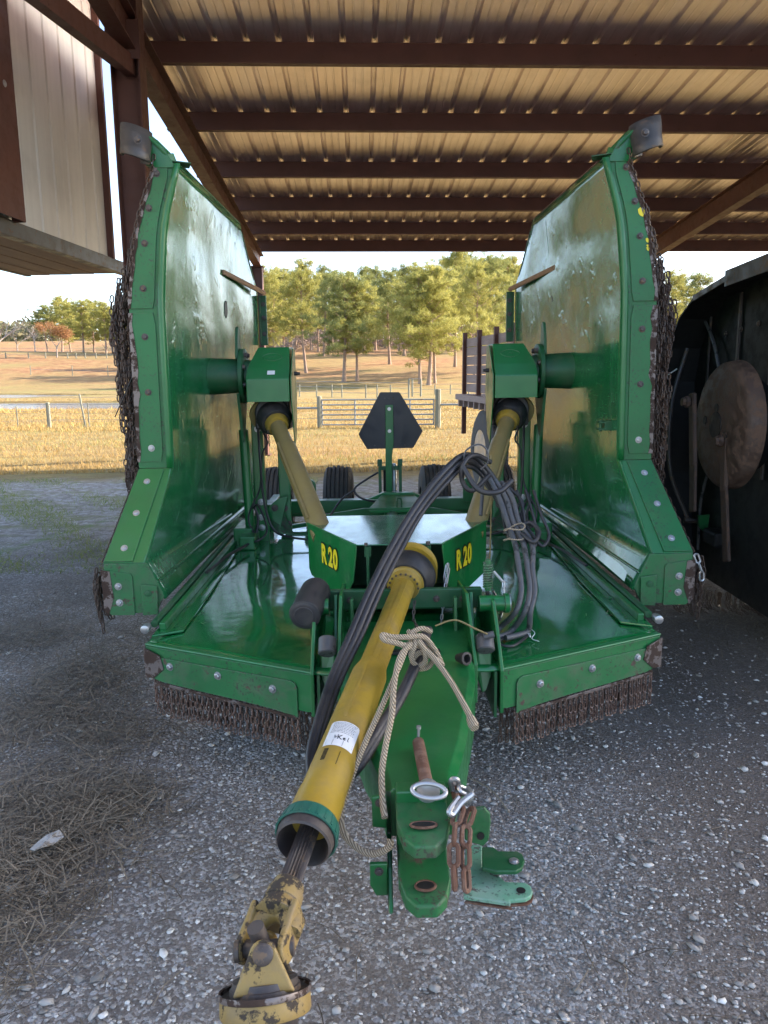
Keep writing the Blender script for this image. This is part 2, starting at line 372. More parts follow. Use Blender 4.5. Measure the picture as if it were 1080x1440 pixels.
def ground_mat():
    a=N('gravel_soil_and_dormant_grass'); x,y,z=a.sep()
    # --- gravel
    v1=a.vor(95,out='Color'); v1d=a.vor(95); v2=a.vor(38,out='Color'); v2d=a.vor(38)
    g=a.n('ShaderNodeSeparateColor'); a.l(v1,g.inputs[0]); g2=a.n('ShaderNodeSeparateColor'); a.l(v2,g2.inputs[0])
    fine=a.noise(240,3,.7)
    base=a.mix(fine,(.115,.102,.09),(.37,.335,.305))
    base=a.mix(a.ramp(g.outputs[0],[(.55,0.),(.95,1.)]),base,(.55,.535,.52))
    pick=a.math('MULTIPLY',a.ramp(g2.outputs[0],[(.86,0.),(.9,1.)]),a.ramp(v2d,[(.3,1.),(.42,0.)]))
    base=a.mix(pick,base,(.55,.55,.57))
    dirt=a.ramp(a.noise(1.1,6,.65),[(.42,0.),(.66,1.)]); right=a.ramp(a.math('MULTIPLY',a.math('ADD',x,a.noise(1.5,3)),.5),[(.35,0.),(.9,1.)])
    dm=a.math('MAXIMUM',a.math('MULTIPLY',dirt,.7),a.math('MULTIPLY',right,.85))
    base=a.mix(dm,base,a.mix(fine,(.075,.06,.05),(.23,.195,.17)))
    hb=a.math('ADD',a.math('MULTIPLY',v1d,-1.),a.math('MULTIPLY',fine,.6))
    # --- straw litter left
    ll=a.math('ADD',a.math('ADD',x,a.math('MULTIPLY',a.noise(1.8,5,.6),1.1)),a.math('MULTIPLY',y,.02))
    lm=a.math('MULTIPLY',a.ramp(a.math('ADD',a.math('MULTIPLY',ll,-1.),-.0),[(.42,0.),(.75,1.)]),a.ramp(a.noise(3.1,5,.7),[(.36,0.),(.56,1.)]))
    base=a.mix(a.math('MULTIPLY',lm,.25),base,a.mix(fine,(.13,.105,.08),(.32,.275,.22)))
    # --- patchy ground behind, 6 to 12 m
    pat=a.ramp(a.noise(2.2,6,.7,a.vec((.6,1.3,1))),[(.5,0.),(.66,1.)]); far=a.ramp(a.math('MULTIPLY',y,.1),[(.62,0.),(.8,1.)])
    base=a.mix(a.math('MULTIPLY',far,.8),base,a.mix(pat,a.mix(a.ramp(a.noise(9,6,.75),[(.4,0.),(.6,1.)]),(.24,.20,.165),(.52,.49,.45)),(.24,.25,.09)))  # soil tones lifted here to offset the weaker light
    p0=W(0,778,Z=0);p1=W(150,733,Z=0)
    sl=(p1.y-p0.y)/(p1.x-p0.x)
    ln=a.math('ABSOLUTE',a.math('SUBTRACT',a.math('ADD',y,a.math('MULTIPLY',a.noise(2.5,4),.5)),a.math('ADD',a.math('MULTIPLY',x,sl),p0.y-sl*p0.x+.25)))
    gm=a.math('MULTIPLY',a.ramp(ln,[(.10,1.),(.34,0.)]),a.ramp(a.math('MULTIPLY',x,-.1),[(.16,0.),(.22,1.)]))
    base=a.mix(a.math('MULTIPLY',a.math('MULTIPLY',gm,a.ramp(a.noise(7,6,.7),[(.38,0.),(.6,1.)])),.8),base,(.17,.25,.07))
    # --- field
    n1=a.noise(.35,6,.65,a.vec((.5,1.6,1))); n2=a.noise(6,6,.75); n3=a.noise(40,4,.8)
    fld=a.mix(a.ramp(n1,[(.35,0.),(.65,1.)]),(.42,.30,.12),(.36,.34,.125))
    fld=a.mix(a.ramp(a.noise(.12,4,.6,a.vec((.4,1.5,1))),[(.5,0.),(.7,1.)]),fld,(.27,.33,.10))
    fld=a.mix(a.ramp(n2,[(.40,0.),(.7,1.)]),a.mix(.45,fld,(.20,.12,.045)),fld); fld=a.mix(a.math('MULTIPLY',a.ramp(a.noise(1.3,8,.8,a.vec((.5,1.2,1))),[(.44,1.),(.58,0.)]),.6),fld,(.17,.115,.055))
    fld=a.mix(a.math('MULTIPLY',a.ramp(n3,[(.4,1.),(.6,0.)]),.5),fld,(.19,.12,.045))
    yy=a.math('MULTIPLY',y,.01)
    fld=a.mix(a.math('MULTIPLY',a.ramp(yy,[(.66,0.),(.9,1.)]),a.ramp(a.noise(.08,5,.6),[(.4,.2),(.6,.95)])),fld,a.mix(a.ramp(a.noise(.9,7,.8),[(.42,0.),(.6,1.)]),(.20,.085,.04),(.36,.22,.10)))
    edge=a.ramp(a.math('ADD',a.math('MULTIPLY',y,.1),a.math('MULTIPLY',a.noise(1.2,5,.7),.14)),[(1.20,0.),(1.25,1.)]) if False else a.ramp(a.math('SUBTRACT',a.math('ADD',y,a.math('MULTIPLY',a.noise(1.5,6,.7),1.2)),11.5),[(.2,0.),(.95,1.)])
    a.col(a.mix(edge,base,fld)).rough(.95); a.b.inputs['Specular IOR Level'].default_value=.2
    n=a.bump(hb,.9,.012); a.bump(a.noise(5,6,.7),.5,.06,n)
    return a.m
g=npmesh('ground',np.stack([X.ravel(),Y.ravel(),Z.ravel()],1),gf,ground_mat(),smooth=True); tag(g,kind='structure')
# water
def water_mat():
    a=N('pond_water'); a.col((.16,.20,.24)).rough(.12); a.b.inputs['IOR'].default_value=1.33; a.bump(a.noise(3,4,.6,a.vec((.5,1.5,1))),.25,.02); return a.m
mb=MB(); mb.add([(x,y,-.10) for x,y in [(-85,33),(-5,33),(-5,66),(-85,66)]],[(0,1,2,3)])
o=mb.build('pond',water_mat()); tag(o,kind='structure')
# distant wooded ridge
def canopy_mat(n,c1,c2,tr=.35):
    a=N(n); gi=a.n('ShaderNodeNewGeometry').outputs['Random Per Island']; oi=a.n('ShaderNodeObjectInfo').outputs['Random']
    b=a.mix(gi,c1,c2); b=a.mix(a.math('MULTIPLY',oi,.35),b,tuple(k*.6 for k in c1)); a.col(b).rough(.6); a.b.inputs['Specular IOR Level'].default_value=.15
    t=a.n('ShaderNodeBsdfTranslucent'); a.l(b,t.inputs[0]); m=a.n('ShaderNodeMixShader'); m.inputs[0].default_value=tr
    a.l(a.b.outputs[0],m.inputs[1]); a.l(t.outputs[0],m.inputs[2]); a.l(m.outputs[0],a.out.inputs[0]); return a.m
M['needle']=canopy_mat('pine_needles',(.24,.25,.06),(.52,.48,.15)); M['needle2']=canopy_mat('dark_pine_needles',(.15,.18,.06),(.36,.36,.12))
M['brownleaf']=canopy_mat('dry_brown_leaves',(.30,.14,.06),(.42,.24,.11)); M['bark']=wood('pine_bark',(.20,.13,.09),(.36,.25,.18),'z',5); M['greybark']=wood('bare_grey_bark',(.22,.18,.15),(.36,.31,.27),'z',5)
M['farleaf']=canopy_mat('distant_wood_foliage',(.16,.17,.09),(.27,.24,.14))
# far-off wood: many small leaf triangles in a band
def leafcloud(c,sz,asp=.45,tilt=1.0):
    "one elongated quad at every centre"
    n=len(c); d=rng.normal(size=(n,3)); d[:,2]=np.abs(d[:,2])*tilt; d/=np.linalg.norm(d,axis=1)[:,None]
    e=np.cross(d,rng.normal(size=(n,3))); e/=np.linalg.norm(e,axis=1)[:,None]
    L=(sz*rng.uniform(.6,1.3,n))[:,None]; w=L*asp
    v=np.stack([c-e*w*.5,c+e*w*.5,c+d*L+e*w*.2,c+d*L-e*w*.2],1).reshape(-1,3)
    return v,np.arange(n*4).reshape(-1,4)
nn=26000; bx=rng.uniform(-260,260,nn); by=rng.uniform(265,330,nn)
top=9+3.0*np.sin(bx*.05)+2.5*np.sin(bx*.17+2)+1.5*np.sin(bx*.6); bz=hgt(bx,by)+rng.uniform(0,1,nn)**.8*top
v,f=leafcloud(np.stack([bx,by,bz],1),np.full(nn,1.9),.6); o=npmesh('distant_wood',v,f,M['farleaf'])
tag(o,'hazy far-off wood along the skyline beyond the field','wood',kind='stuff')
M['brush']=canopy_mat('bare_brush_twigs',(.16,.11,.085),(.33,.25,.21),.1)
nn=30000; by=rng.uniform(165,200,nn); bx=rng.uniform(-60,60,nn); top=3.2+1.5*np.sin(bx*.3)+1.2*np.sin(bx*.9+1); bz=hgt(bx,by)+rng.uniform(0,1,nn)**1.1*top
v,f=leafcloud(np.stack([bx,by,bz],1),np.full(nn,1.1),.12); o=npmesh('brush_thicket',v,f,M['brush']); tag(o,'grey brown leafless brush filling the wood behind the pine trunks','brush',kind='stuff')
# ---------------------------------------------------------------- trees
def pine_mesh(seed,lo=.34,full=1.0,needles='needle',name='pine'):
    r=np.random.default_rng(seed); Hh=12.0
    tb=MB(); bend=r.uniform(-.4,.4,2); tp=lambda t:(bend[0]*math.sin(t*2.2),bend[1]*math.sin(t*2.7),t*Hh)
    tb.tube([tp(t) for t in np.linspace(0,.97,14)],[.17*(1-.86*t)+(.05 if t<.03 else 0) for t in np.linspace(0,.97,14)],8)
    cs=[]
    nb=60
    for i in range(nb):
        t=lo+(1-lo)*(i+r.uniform(0,1))/nb; b=np.array(tp(t)); az=i*2.4+r.uniform(-.5,.5)
        q_=(t-lo)/(1-lo); env=min(1,.45+q_*2.2)*(1-q_)**.62*1.12+.04
        L=(2.9*env+.3)*r.uniform(.35,1.3)*full; el=r.uniform(-.15,.45)+(t-lo)*.8
        d=np.array([math.cos(az)*math.cos(el),math.sin(az)*math.cos(el),math.sin(el)])
        e=b+d*L+np.array([0,0,.12*L])
        tb.tube([b,b+d*L*.5,e],[.045*(1-t)+.02,.02,.008],4)
        for k in range(int(2+L*1.9)):
            u=r.uniform(.35,1.08); c=b+d*L*u+np.array([0,0,.12*L*u*u])+r.normal(size=3)*.30
            R0=r.uniform(.18,.46); m=int(62*R0/.35)
            q=r.normal(size=(m,3)); q/=np.linalg.norm(q,axis=1)[:,None]; q*=R0*r.uniform(.2,1,(m,1))**.6; q[:,2]*=.75
            cs.append(c+q)
    c=np.concatenate(cs); v,f=leafcloud(c,np.full(len(c),.34),.11,1.6)
    cr=npmesh('crown',v,f,M[needles]); tr=tb.build('trunk',M['bark'],smooth=True)
    return tr,cr
def bare_mesh(seed,leaf=0):
    r=random.Random(seed); tb=MB(); pts=[]
    def br(p,d,L,rad,dep):
        q=p+d*L; mid=(p+q)/2+Vector((r.uniform(-1,1),r.uniform(-1,1),0))*L*.06
        tb.tube([p,mid,q],[rad,rad*.85,rad*.65],6 if dep<2 else 3,cap=False)
        if dep>=3: pts.append(q); pts.append(mid)
        if dep>=6: return
        for k in range(3 if dep<3 else 2):
            a=Matrix.Rotation(r.uniform(.3,.75),3,d.orthogonal().normalized()); a=Matrix.Rotation(r.uniform(0,6.28),3,d)@a
            nd=(a@d); nd.z+=.12; nd.normalize(); br(q if k else mid.lerp(q,.6),nd,L*r.uniform(.62,.82),rad*.6,dep+1)
    br(Vector((0,0,0)),Vector((.03,.02,1)).normalized(),2.6,.16,0)
    tr=tb.build('trunk',M['greybark']); cr=None
    if leaf:
        P=np.array([tuple(p) for p in pts]); P=np.repeat(P,leaf,0)+rng.normal(size=(len(P)*leaf,3))*.35
        v,f=leafcloud(P,np.full(len(P),.22),.6); cr=npmesh('crown',v,f,M['brownleaf'])
    return tr,cr
protos=[pine_mesh(1,.34,.95),pine_mesh(2,.28,1.1),pine_mesh(3,.38,.9,'needle2'),pine_mesh(4,.27,1.1,'needle2'),pine_mesh(5,.20,1.2)]
usedp=[False]*5
def tree(name,proto,loc,sc,rz,label,cat,group=None,first=False,pid=None):
    t=empty(name,loc,label,cat,group,rz); t.scale=(sc[0],sc[0],sc[1])
    for part in proto:
        if part is None: continue
        if pid is not None and usedp[pid] or (pid is None and not first): c=part.copy(); COL.objects.link(c)
        else: c=part
        c.parent=t
    if pid is not None: usedp[pid]=True
    return t
def pine(px,D,top,k,wd=1.0,label=None,group=None):
    p=W(px,500,Y=D); x=p.x; gz=H(x,D); ht=W(px,top,Y=D).z-gz; ht=max(4,ht)
    return tree('pine_tree',protos[k],(x,D,gz-.05),(ht/12*wd,ht/12),random.uniform(0,6.28),label or 'pine','tree',group or (None if label else 'pines of the wood'),pid=k)
pine(430,88,374,0,1.15,'tall lit pine left of the warning sign with a bare lower trunk')
pine(483,76,392,3,1.45,'broad dark pine whose trunk stands just above the field gate')
pine(502,77,398,1,1.2,'pine with leaning trunk right beside the broad dark pine')
pine(548,96,388,2,1.35,'dark green pine standing above the warning sign')
pine(591,73,381,4,1.2,'bright yellow-green pine in the trunk cluster right of the sign')
pine(603,72,379,1,1.3,'pine with the palest trunk in the cluster right of the sign')
pine(612,74,392,0,1.1,'rightmost slim pine of the trunk cluster right of the sign')
pine(640,92,357,0,1.0,'tallest pine, its top nearest the roof edge')
pine(668,80,375,4,1.1,'yellow-green pine just left of the stake wagon')
pine(694,86,369,3,1.15,'pine rising behind the stake wagon boards')
pine(385,98,388,4,1.2,'full pine beside the left folded wing')
pine(374,90,380,1,1.1,'leftmost pine of the main wood, half hidden by the left wing')
pine(455,110,380,2,1.1,'narrow dark pine between the tall lit pine and the broad dark pine')
pine(568,112,380,3,1.2,'dark pine standing behind the bright cluster')
for px,D,tp,k in [(402,125,384,0),(415,140,388,3),(445,118,392,1),(470,135,384,3),(492,150,388,0),(515,128,384,2),(530,145,380,3),(560,135,386,0),(580,150,384,2),(625,128,368,1),(652,140,362,3),(680,130,368,0),(708,120,362,1),(725,130,372,0),(398,160,392,2),(435,165,398,1),(500,170,398,3),(545,165,392,2),(600,160,388,0),(630,170,385,3),(665,165,372,2),(700,160,370,1),(360,130,390,0),(340,125,392,3)]:
    pine(px+random.uniform(-4,4),D,tp+random.uniform(-4,6),k,random.uniform(1.0,1.35))
for px,D,tp,k,lb in [(68,138,432,2,'small pine at the left end of the row beyond the pond'),(88,150,421,0,'pale pine beside the reddish tree beyond the pond'),(100,140,428,4,None),(118,132,423,1,'bright pine in the middle of the row beyond the pond'),(133,136,425,4,None),(150,128,428,0,None),(163,134,436,1,None),(176,130,436,3,None),(192,135,430,1,None),(210,132,426,0,None),(235,128,420,3,None),(260,125,410,0,None),(935,150,384,1,'pine seen over the black mower beside the right wing chains'),(950,160,392,0,'farther pine seen over the black mower on the right'),(975,155,390,3,'last pine over the black mower, right of the other two')]:
    pine(px,D,tp,k,1.45,lb,None if lb else 'pines beyond the pond')
_o=['first','second','third','fourth','fifth','sixth','seventh','eighth','ninth','tenth','eleventh','twelfth','thirteenth','fourteenth','fifteenth','sixteenth','seventeenth','eighteenth','nineteenth','twentieth','twenty-first','twenty-second','twenty-third','twenty-fourth','twenty-fifth','twenty-sixth']
for gname,txt in (('pines of the wood','small far pine behind the main wood, %s from the left of its row'),('pines beyond the pond','pine of the row beyond the pond, %s from the left among its unlit slim ones')):
    G=sorted([o for o in COL.objects if o.get('group')==gname],key=lambda o:o.location.x/o.location.y)
    for i,o in enumerate(G): o['label']=txt%_o[i]
b1=bare_mesh(11); b2=bare_mesh(12,5); b3=bare_mesh(13,0)
def bare(name,pr,px,D,top,lb,first=True,wd=1.0):
    p=W(px,500,Y=D); gz=H(p.x,D); ht=W(px,top,Y=D).z-gz
    return tree(name,pr,(p.x,D,gz-.05),(ht/9.5*wd,ht/9.5),px*.7,lb,'tree',None if lb[0]!='~' else 'x',first=first)
bare('bare_tree',b1,-8,92,404,'large bare grey tree at the left edge beyond the pond',True,1.25)
bare('brown_leaved_tree',b2,80,112,446,'reddish brown tree with dry leaves beyond the pond',True,1.1)
bare('bare_tree',b3,402,86,452,'small bare tree in front of the pines beside the left gearbox',True,.8)
bare('bare_tree',b3,50,128,448,'low bare tree between the large bare tree and the reddish one',False,1.3)
bare('brown_leaved_tree',b2,385,104,440,'small brown-leaved tree under the pines beside the left wing',False,.9)
for _i,(_px,_D,_t,_lb) in enumerate([(372,118,452,'grey bare tree at the left end of the wood beside the left wing'),(392,108,462,'low bare tree among the first pine trunks'),(412,122,455,'bare tree behind the tall lit pine'),(440,130,462,'bare tree between the lit pine and the next trunk'),(515,140,470,'bare tree low behind the sign'),(560,135,468,'bare tree low behind the dark pine above the sign'),(640,120,462,'bare tree left of the wagon stakes'),(675,125,455,'bare tree just behind the wagon stakes')]): bare('bare_tree',b3 if _i%2 else b1,_px,_D,_t,_lb,False,1.5)
bare('bare_tree',b1,25,150,450,'farther bare tree beyond the pond behind the fence line',False,1.3)
# ---------------------------------------------------------------- field grass and gravel (countless)
M['blade']=canopy_mat('dormant_grass_blades',(.38,.23,.075),(.58,.43,.16),.3)
M['greenblade']=canopy_mat('green_grass_blades',(.16,.22,.06),(.36,.38,.12),.3)
def blades(n,xr,yr,hs,wd,keep=None,lean=.5):
    x=rng.uniform(*xr,n); u=rng.uniform(0,1,n)**1.7; y=yr[0]+u*(yr[1]-yr[0]); x=x*(y/yr[1]*.8+.25) if xr[0]<-5 else x
    if keep is not None: k=keep(x,y); x,y=x[k],y[k]
    n=len(x); z=hgt(x,y); h=hs*rng.uniform(.5,1.4,n); a=rng.uniform(0,6.28,n); l=rng.normal(size=(n,2))*lean*h[:,None]
    dx,dy=np.cos(a)*wd*(.5+y*.04),np.sin(a)*wd*(.5+y*.04)
    v=np.stack([np.stack([x-dx,y-dy,z-.005],1),np.stack([x+dx,y+dy,z-.005],1),np.stack([x+l[:,0],y+l[:,1],z+h],1)],1).reshape(-1,3)
    return v,np.arange(n*3).reshape(-1,3)
v,f=blades(90000,(-32,24),(12.3,48),.07,.006,lambda x,y:~pond_in(x,y)); o=npmesh('field_grass',v,f,M['blade']); tag(o,'golden dormant grass of the field beyond the shed','grass',kind='stuff')
v,f=blades(40000,(-32,24),(14,40),.055,.006,lambda x,y:~pond_in(x,y)&((np.sin(x*.45+np.sin(y*.5)*1.5)*np.sin(y*.62+.6*np.sin(x*.3))+rng.normal(size=len(x))*.35)>.35)); o=npmesh('green_field_grass',v,f,M['greenblade']); tag(o,'greener grass growing in patches across the golden field','grass',kind='stuff')
n_=30000; x=rng.uniform(-6.5,-1.0,n_); y=rng.uniform(6.0,11.6,n_); k_=(np.sin(x*2.1+1)*np.sin(y*1.7+x)+.7*np.sin(x*5+y*4)+rng.normal(size=n_)*.4)>.35; x,y=x[k_],y[k_]; n_=len(x); h=.045*rng.uniform(.3,1.5,n_); a_=rng.uniform(0,6.28,n_); l_=rng.normal(size=(n_,2))*h[:,None]; z=hgt(x,y); dx,dy=np.cos(a_)*.004,np.sin(a_)*.004
v=np.stack([np.stack([x-dx,y-dy,z],1),np.stack([x+dx,y+dy,z],1),np.stack([x+l_[:,0],y+l_[:,1],z+h],1)],1).reshape(-1,3); o=npmesh('patchy_weeds',v,np.arange(n_*3).reshape(-1,3),M['greenblade']); tag(o,'short patchy grass and weeds at the left edge of the gravel','weeds',kind='stuff')
v,f=blades(9000,(-40,8),(31,37),.12,.010,lambda x,y:~pond_in(x,y)&(y>22)); v2,f2=blades(14000,(-32,24),(21.5,28),.11,.008); v=np.concatenate([v,v2]); f=np.concatenate([f,f2+len(v)-len(v2)])
o=npmesh('rough_grass',v,f,M['blade']); tag(o,'taller dry grass along the fence and pond edge','grass',kind='stuff')
def stones(n,xr,yr,smin,smax,dens=None,pw=2.2):
    "irregular little rocks: jittered octahedra with 14 faces"
    x=rng.uniform(*xr,n); y=rng.uniform(*yr,n)
    if dens is not None: k=rng.uniform(0,1,n)<dens(x,y); x,y=x[k],y[k]
    n=len(x); s=smin+(smax-smin)*rng.uniform(0,1,n)**pw
    base=np.array([(1,0,0),(-1,0,0),(0,1,0),(0,-1,0),(0,0,1),(0,0,-1),(.7,.7,.5),(-.7,.7,.5),(-.7,-.7,.5),(.7,-.7,.5)],float)
    fc=np.array([(0,6,9),(0,2,6),(2,7,6),(1,7,2),(1,8,7),(3,8,1),(3,9,8),(0,9,3),(4,9,6),(4,6,7),(4,7,8),(4,8,9),(5,2,0),(5,1,2),(5,3,1),(5,0,3)])
    v=base[None]*rng.uniform(.65,1.25,(n,10,1)); v=v*np.stack([rng.uniform(.8,1.5,n),rng.uniform(.6,1.0,n),rng.uniform(.4,.75,n)],1)[:,None]
    a=rng.uniform(0,6.28,n); c,sn=np.cos(a)[:,None],np.sin(a)[:,None]
    vx=v[...,0]*c-v[...,1]*sn; vy=v[...,0]*sn+v[...,1]*c; v=np.stack([vx,vy,v[...,2]],-1)*s[:,None,None]*.5
    v+=np.stack([x,y,hgt(x,y)+s*.12],1)[:,None]
    return v.reshape(-1,3),(fc[None]+(np.arange(n)*10)[:,None,None]).reshape(-1,3)
def stone_mat():
    a=N('limestone_gravel'); g=a.n('ShaderNodeNewGeometry').outputs['Random Per Island']
    b=a.ramp(g,[(0.,(.20,.188,.175)),(.35,(.33,.315,.30)),(.7,(.48,.465,.45)),(.93,(.62,.61,.59)),(1.,(.85,.84,.82))]); b=a.mix(a.math('MULTIPLY',a.noise(90,3),.35),b,(.14,.12,.10)); a.col(b).rough(.85); a.bump(a.noise(300,3),.3,.002); return a.m
def dens(x,y):
    lit=(x< -.75-.1*y)*.5
    return np.clip(.95-lit-.45*sst(.4,1.6,x)-.2*sst(2,5,y)+.25*np.sin(x*3.1+1)*np.sin(y*2.3),.12,1)
v,f=stones(46000,(-1.7,1.7),(.75,4.2),.0035,.017,dens,2.6); v2,f2=stones(24000,(-4.5,3.6),(3,9),.007,.024,dens,2.4); v3,f3=stones(2600,(-2.4,2.2),(.8,5),.014,.040,dens,2.6)
f2=f2+len(v); f3=f3+len(v)+len(v2); o=npmesh('loose_gravel',np.concatenate([v,v2,v3]),np.concatenate([f,f2,f3]),stone_mat()); tag(o,'loose pale gravel scattered over the shed floor','gravel',kind='stuff')
# straw litter
def straw(n,ctr,spread,L,z0=.02,zr=.05):
    vs=[];c=np.array(ctr); 
    x=rng.normal(size=n)*spread[0]+c[0]; y=rng.normal(size=n)*spread[1]+c[1]; return x,y
def straw_mesh(x,y,L,wd,zh):
    n=len(x); z=hgt(x,y)+rng.uniform(0,1,n)**1.5*zh+.006; a=rng.uniform(0,6.28,n); l=L*rng.uniform(.3,1.4,n)
    c=np.stack([x,y,z],1); d=np.stack([np.cos(a),np.sin(a),rng.normal(size=n)*.14],1)*l[:,None]*.5; e=np.stack([-np.sin(a),np.cos(a),np.zeros(n)],1)*wd*rng.uniform(.6,1.5,(n,1))
    bnd=np.cross(d,[0,0,1])*rng.uniform(-.25,.25,(n,1))+np.array([0,0,.006]); up=np.array([0,0,wd])
    v=np.stack([c-d-e,c-d+e,c+bnd-e+up,c+bnd+e+up,c+d-e,c+d+e],1).reshape(-1,3)
    v[:,2]=np.maximum(v[:,2],hgt(v[:,0],v[:,1])+.004)
    b=(np.arange(n)*6)[:,None]; f=np.concatenate([b+[0,1,3,2],b+[2,3,5,4]]); return v,f
M['straw']=canopy_mat('dry_straw',(.085,.068,.05),(.40,.335,.25),.1)
X1,Y1=[],[]
for (px,py,sx,sy,n) in [(40,900,.22,.2,1900),(110,960,.16,.25,1700),(55,1010,.22,.2,1700),(150,1040,.14,.15,800),(60,1130,.18,.18,1900),(120,1180,.14,.15,900),(20,1230,.12,.15,1200),(165,1130,.12,.1,700),(200,900,.18,.3,700),(100,850,.4,.3,1100),(30,1320,.08,.15,500),(150,820,.3,.3,700),(190,760,.3,.5,900)]:
    p=W(px,py,Z=0); x,y=straw(n,(p.x,p.y),(sx,sy),0); X1.append(x);Y1.append(y)
x=np.concatenate(X1);y=np.concatenate(Y1); k_=rng.uniform(0,1,len(x))<.52; x,y=x[k_],y[k_]; v,f=straw_mesh(x,y,.14,.0014,.05)
x=np.concatenate([rng.uniform(-2.2,2.2,900),rng.uniform(-6.5,-.9,7000)]);y=np.concatenate([rng.uniform(.8,6,900),rng.uniform(4.5,11.8,7000)]); k_=(y<6)&(x>-2.2)|((np.sin(x*1.9)*np.sin(y*2.3+x)+rng.normal(size=len(x))*.5)>.1); x,y=x[k_],y[k_]; v2,f2=straw_mesh(x,y,.09,.0013,.012)
p=W(1010,850,Z=0); x=rng.normal(size=5200)*.55+p.x+.25; y=rng.normal(size=5200)*.6+p.y+.15; v3,f3=straw_mesh(x,y,.10,.0014,.035)
f2=f2+len(v); f3=f3+len(v)+len(v2); o=npmesh('straw_litter',np.concatenate([v,v2,v3]),np.concatenate([f,f2,f3]),M['straw']); tag(o,'dry straw and stalk litter lying over the gravel','straw',kind='stuff')
# a piece of pale litter
p=W(68,1184,Z=.05); mb=MB(); mb.add([(-.030,-.052,0),(-.004,-.058,.006),(.012,-.045,.012),(.028,-.008,.003),(.036,.035,.007),(.018,.050,.0),(.0,.052,.014),(-.018,.047,.006),(-.022,.018,.012),(-.031,-.012,.004),(.0,.0,.013)],[(i,(i+1)%10,10) for i in range(10)])
o=mb.build('bark_flake',paint('pale_flake',(.34,.34,.34),.8,dust=.7,wear=(.2,.17,.14),wear_amt=.55,wear_scale=30)); o.location=p; o.rotation_euler=(0,0,-.35); s_=o.modifiers.new('s','SOLIDIFY'); s_.thickness=.003; tag(o,'flat pale grey flake lying on the straw at left','flake')
# twig bits (countable few)
for (a,b,lb) in [((0,752),(6,748),None)]: pass
# ================================================================ fences
def post(px,D,top,bot,r,nm='fence_post',mat='post',parent=None,ang=0):
    x=W(px,500,Y=D).x; g0=H(x,D); zt=W(px,top,Y=D).z; mb=MB(); mb.tube([(x,D,g0-.1),(x+ang,D,zt-.02),(x+ang,D,zt)],[r,r*.95,r*.8],8); return mb.build(nm,M[mat],parent)
DG=21.8
gx0=W(451,580,Y=DG).x; gx1=W(612,580,Y=DG).x
gt=empty('field_gate',(gx0,DG,0),'grey tubular farm gate of six rails in the field fence','gate')
zt=W(530,562,Y=DG).z; zb=W(530,597,Y=DG).z
for i,zz in enumerate(np.linspace(0,1,6)):
    z=zb+(zt-zb)*zz; mb=MB(); mb.tube([(.04,0,z),(gx1-gx0-.04,0,z)],.021,8); mb.build('rail',M['gate'],gt)
for xx in (.04,(gx1-gx0)*.30,(gx1-gx0)*.78,gx1-gx0-.04):
    mb=MB(); mb.tube([(xx,.0,zb-.02),(xx,.0,zt+.02)],.022,8); mb.build('upright',M['gate'],gt)
for px,lb,tp,r in [(447.5,'thick pale wooden gate post left of the field gate',557,.07),(616.5,'thick pale wooden gate post right of the field gate',547,.085),(408,'short wooden fence post left of the gate beside the yellow shaft',566,.05)]:
    o=post(px,DG,tp,0,r); x=o.data.vertices[0].co.x; tag(o,lb,'fence post')
fr=empty('rail_fence',(gx0-3,DG,0),'top rail and wires running left and right from the gate posts','fence')
mb=MB(); zz=W(420,574,Y=DG).z; mb.tube([(1.0,0,zz),(2.9,0,zz)],.03,8); x1=W(620,566,Y=DG).x-gx0+3; mb.tube([(x1,0,zz+.08),(x1+6,0,zz+.1)],.03,8); mb.build('rail',M['gate'],fr)
for q in (.3,.55,.75):
    mb=MB(); mb.tube([(-6,0,q),(2.9,0,q)],.006,4); mb.tube([(x1,0,q),(x1+6,0,q)],.006,4); mb.build('wire',M['wire'],fr)
wf=empty('wire_fence',(-12,22.5,0),'sagging wire fence before the pond','fence')
DP=23.0
pl=[(-40,568,.05),(16,571,.02),(61,566,.065),(113,554,.03),(118,566,.02),(176,570,.025),(240,568,.06),(300,568,.05)]
for i,(px,tp,r) in enumerate(pl):
    o=post(px,DP,tp,0,r,'post','post',None,ang=.0 if r!=.03 else -.12); o.parent=wf; o.location=(12,-22.5,0)
for q in (.2,.45,.7,.92):
    mb=MB(); mb.tube([(-8+t*.9-0,.5,q-.03*math.sin(t*2)**2) for t in range(0,15)],.005,4); o=mb.build('wire',M['wire'],wf)
# farther fence lines
def farfence(D,pxs,top,label,rails,r=.05,mat='post'):
    x0=W(pxs[0],500,Y=D).x; e=empty('paddock_fence',(x0,D,H(x0,D)),label,'fence')
    for px in pxs:
        x=W(px,500,Y=D).x; mb=MB(); g0=H(x,D)-H(x0,D); zt=W(px,top,Y=D).z-H(x0,D); mb.tube([(x-x0,0,g0-.1),(x-x0,0,zt)],r,6); mb.build('post',M[mat],e)
    for q in rails:
        mb=MB(); x1=W(pxs[-1],500,Y=D).x; mb.tube([(t*(x1-x0),0,H(x0+t*(x1-x0),D)-H(x0,D)+q) for t in np.linspace(0,1,9)],.018,4); mb.build('rail',M['gate'],e)
    return e
farfence(52,[362,382,400,420,444,466,480,514,530,549,575],541,'pale post fence crossing the field behind the gate',(.35,.7,1.05))
farfence(56,[575,580,592],533,'small white gate panel left of the pine trunks',(.3,.65,1.0,1.3),.07)
farfence(60,[592,612,634,660,690,720],541,'low post fence right of the pine trunks',(.4,.8))
farfence(110,[-20,8,40,64,95,107,120,135,150,165,180],496,'pale rail fence on the slope beyond the pond',(.5,1.0,1.4),.1)
farfence(85,[41,100,150,200],514,'thin posts in the shaded band beyond the pond',(.6,),.05)
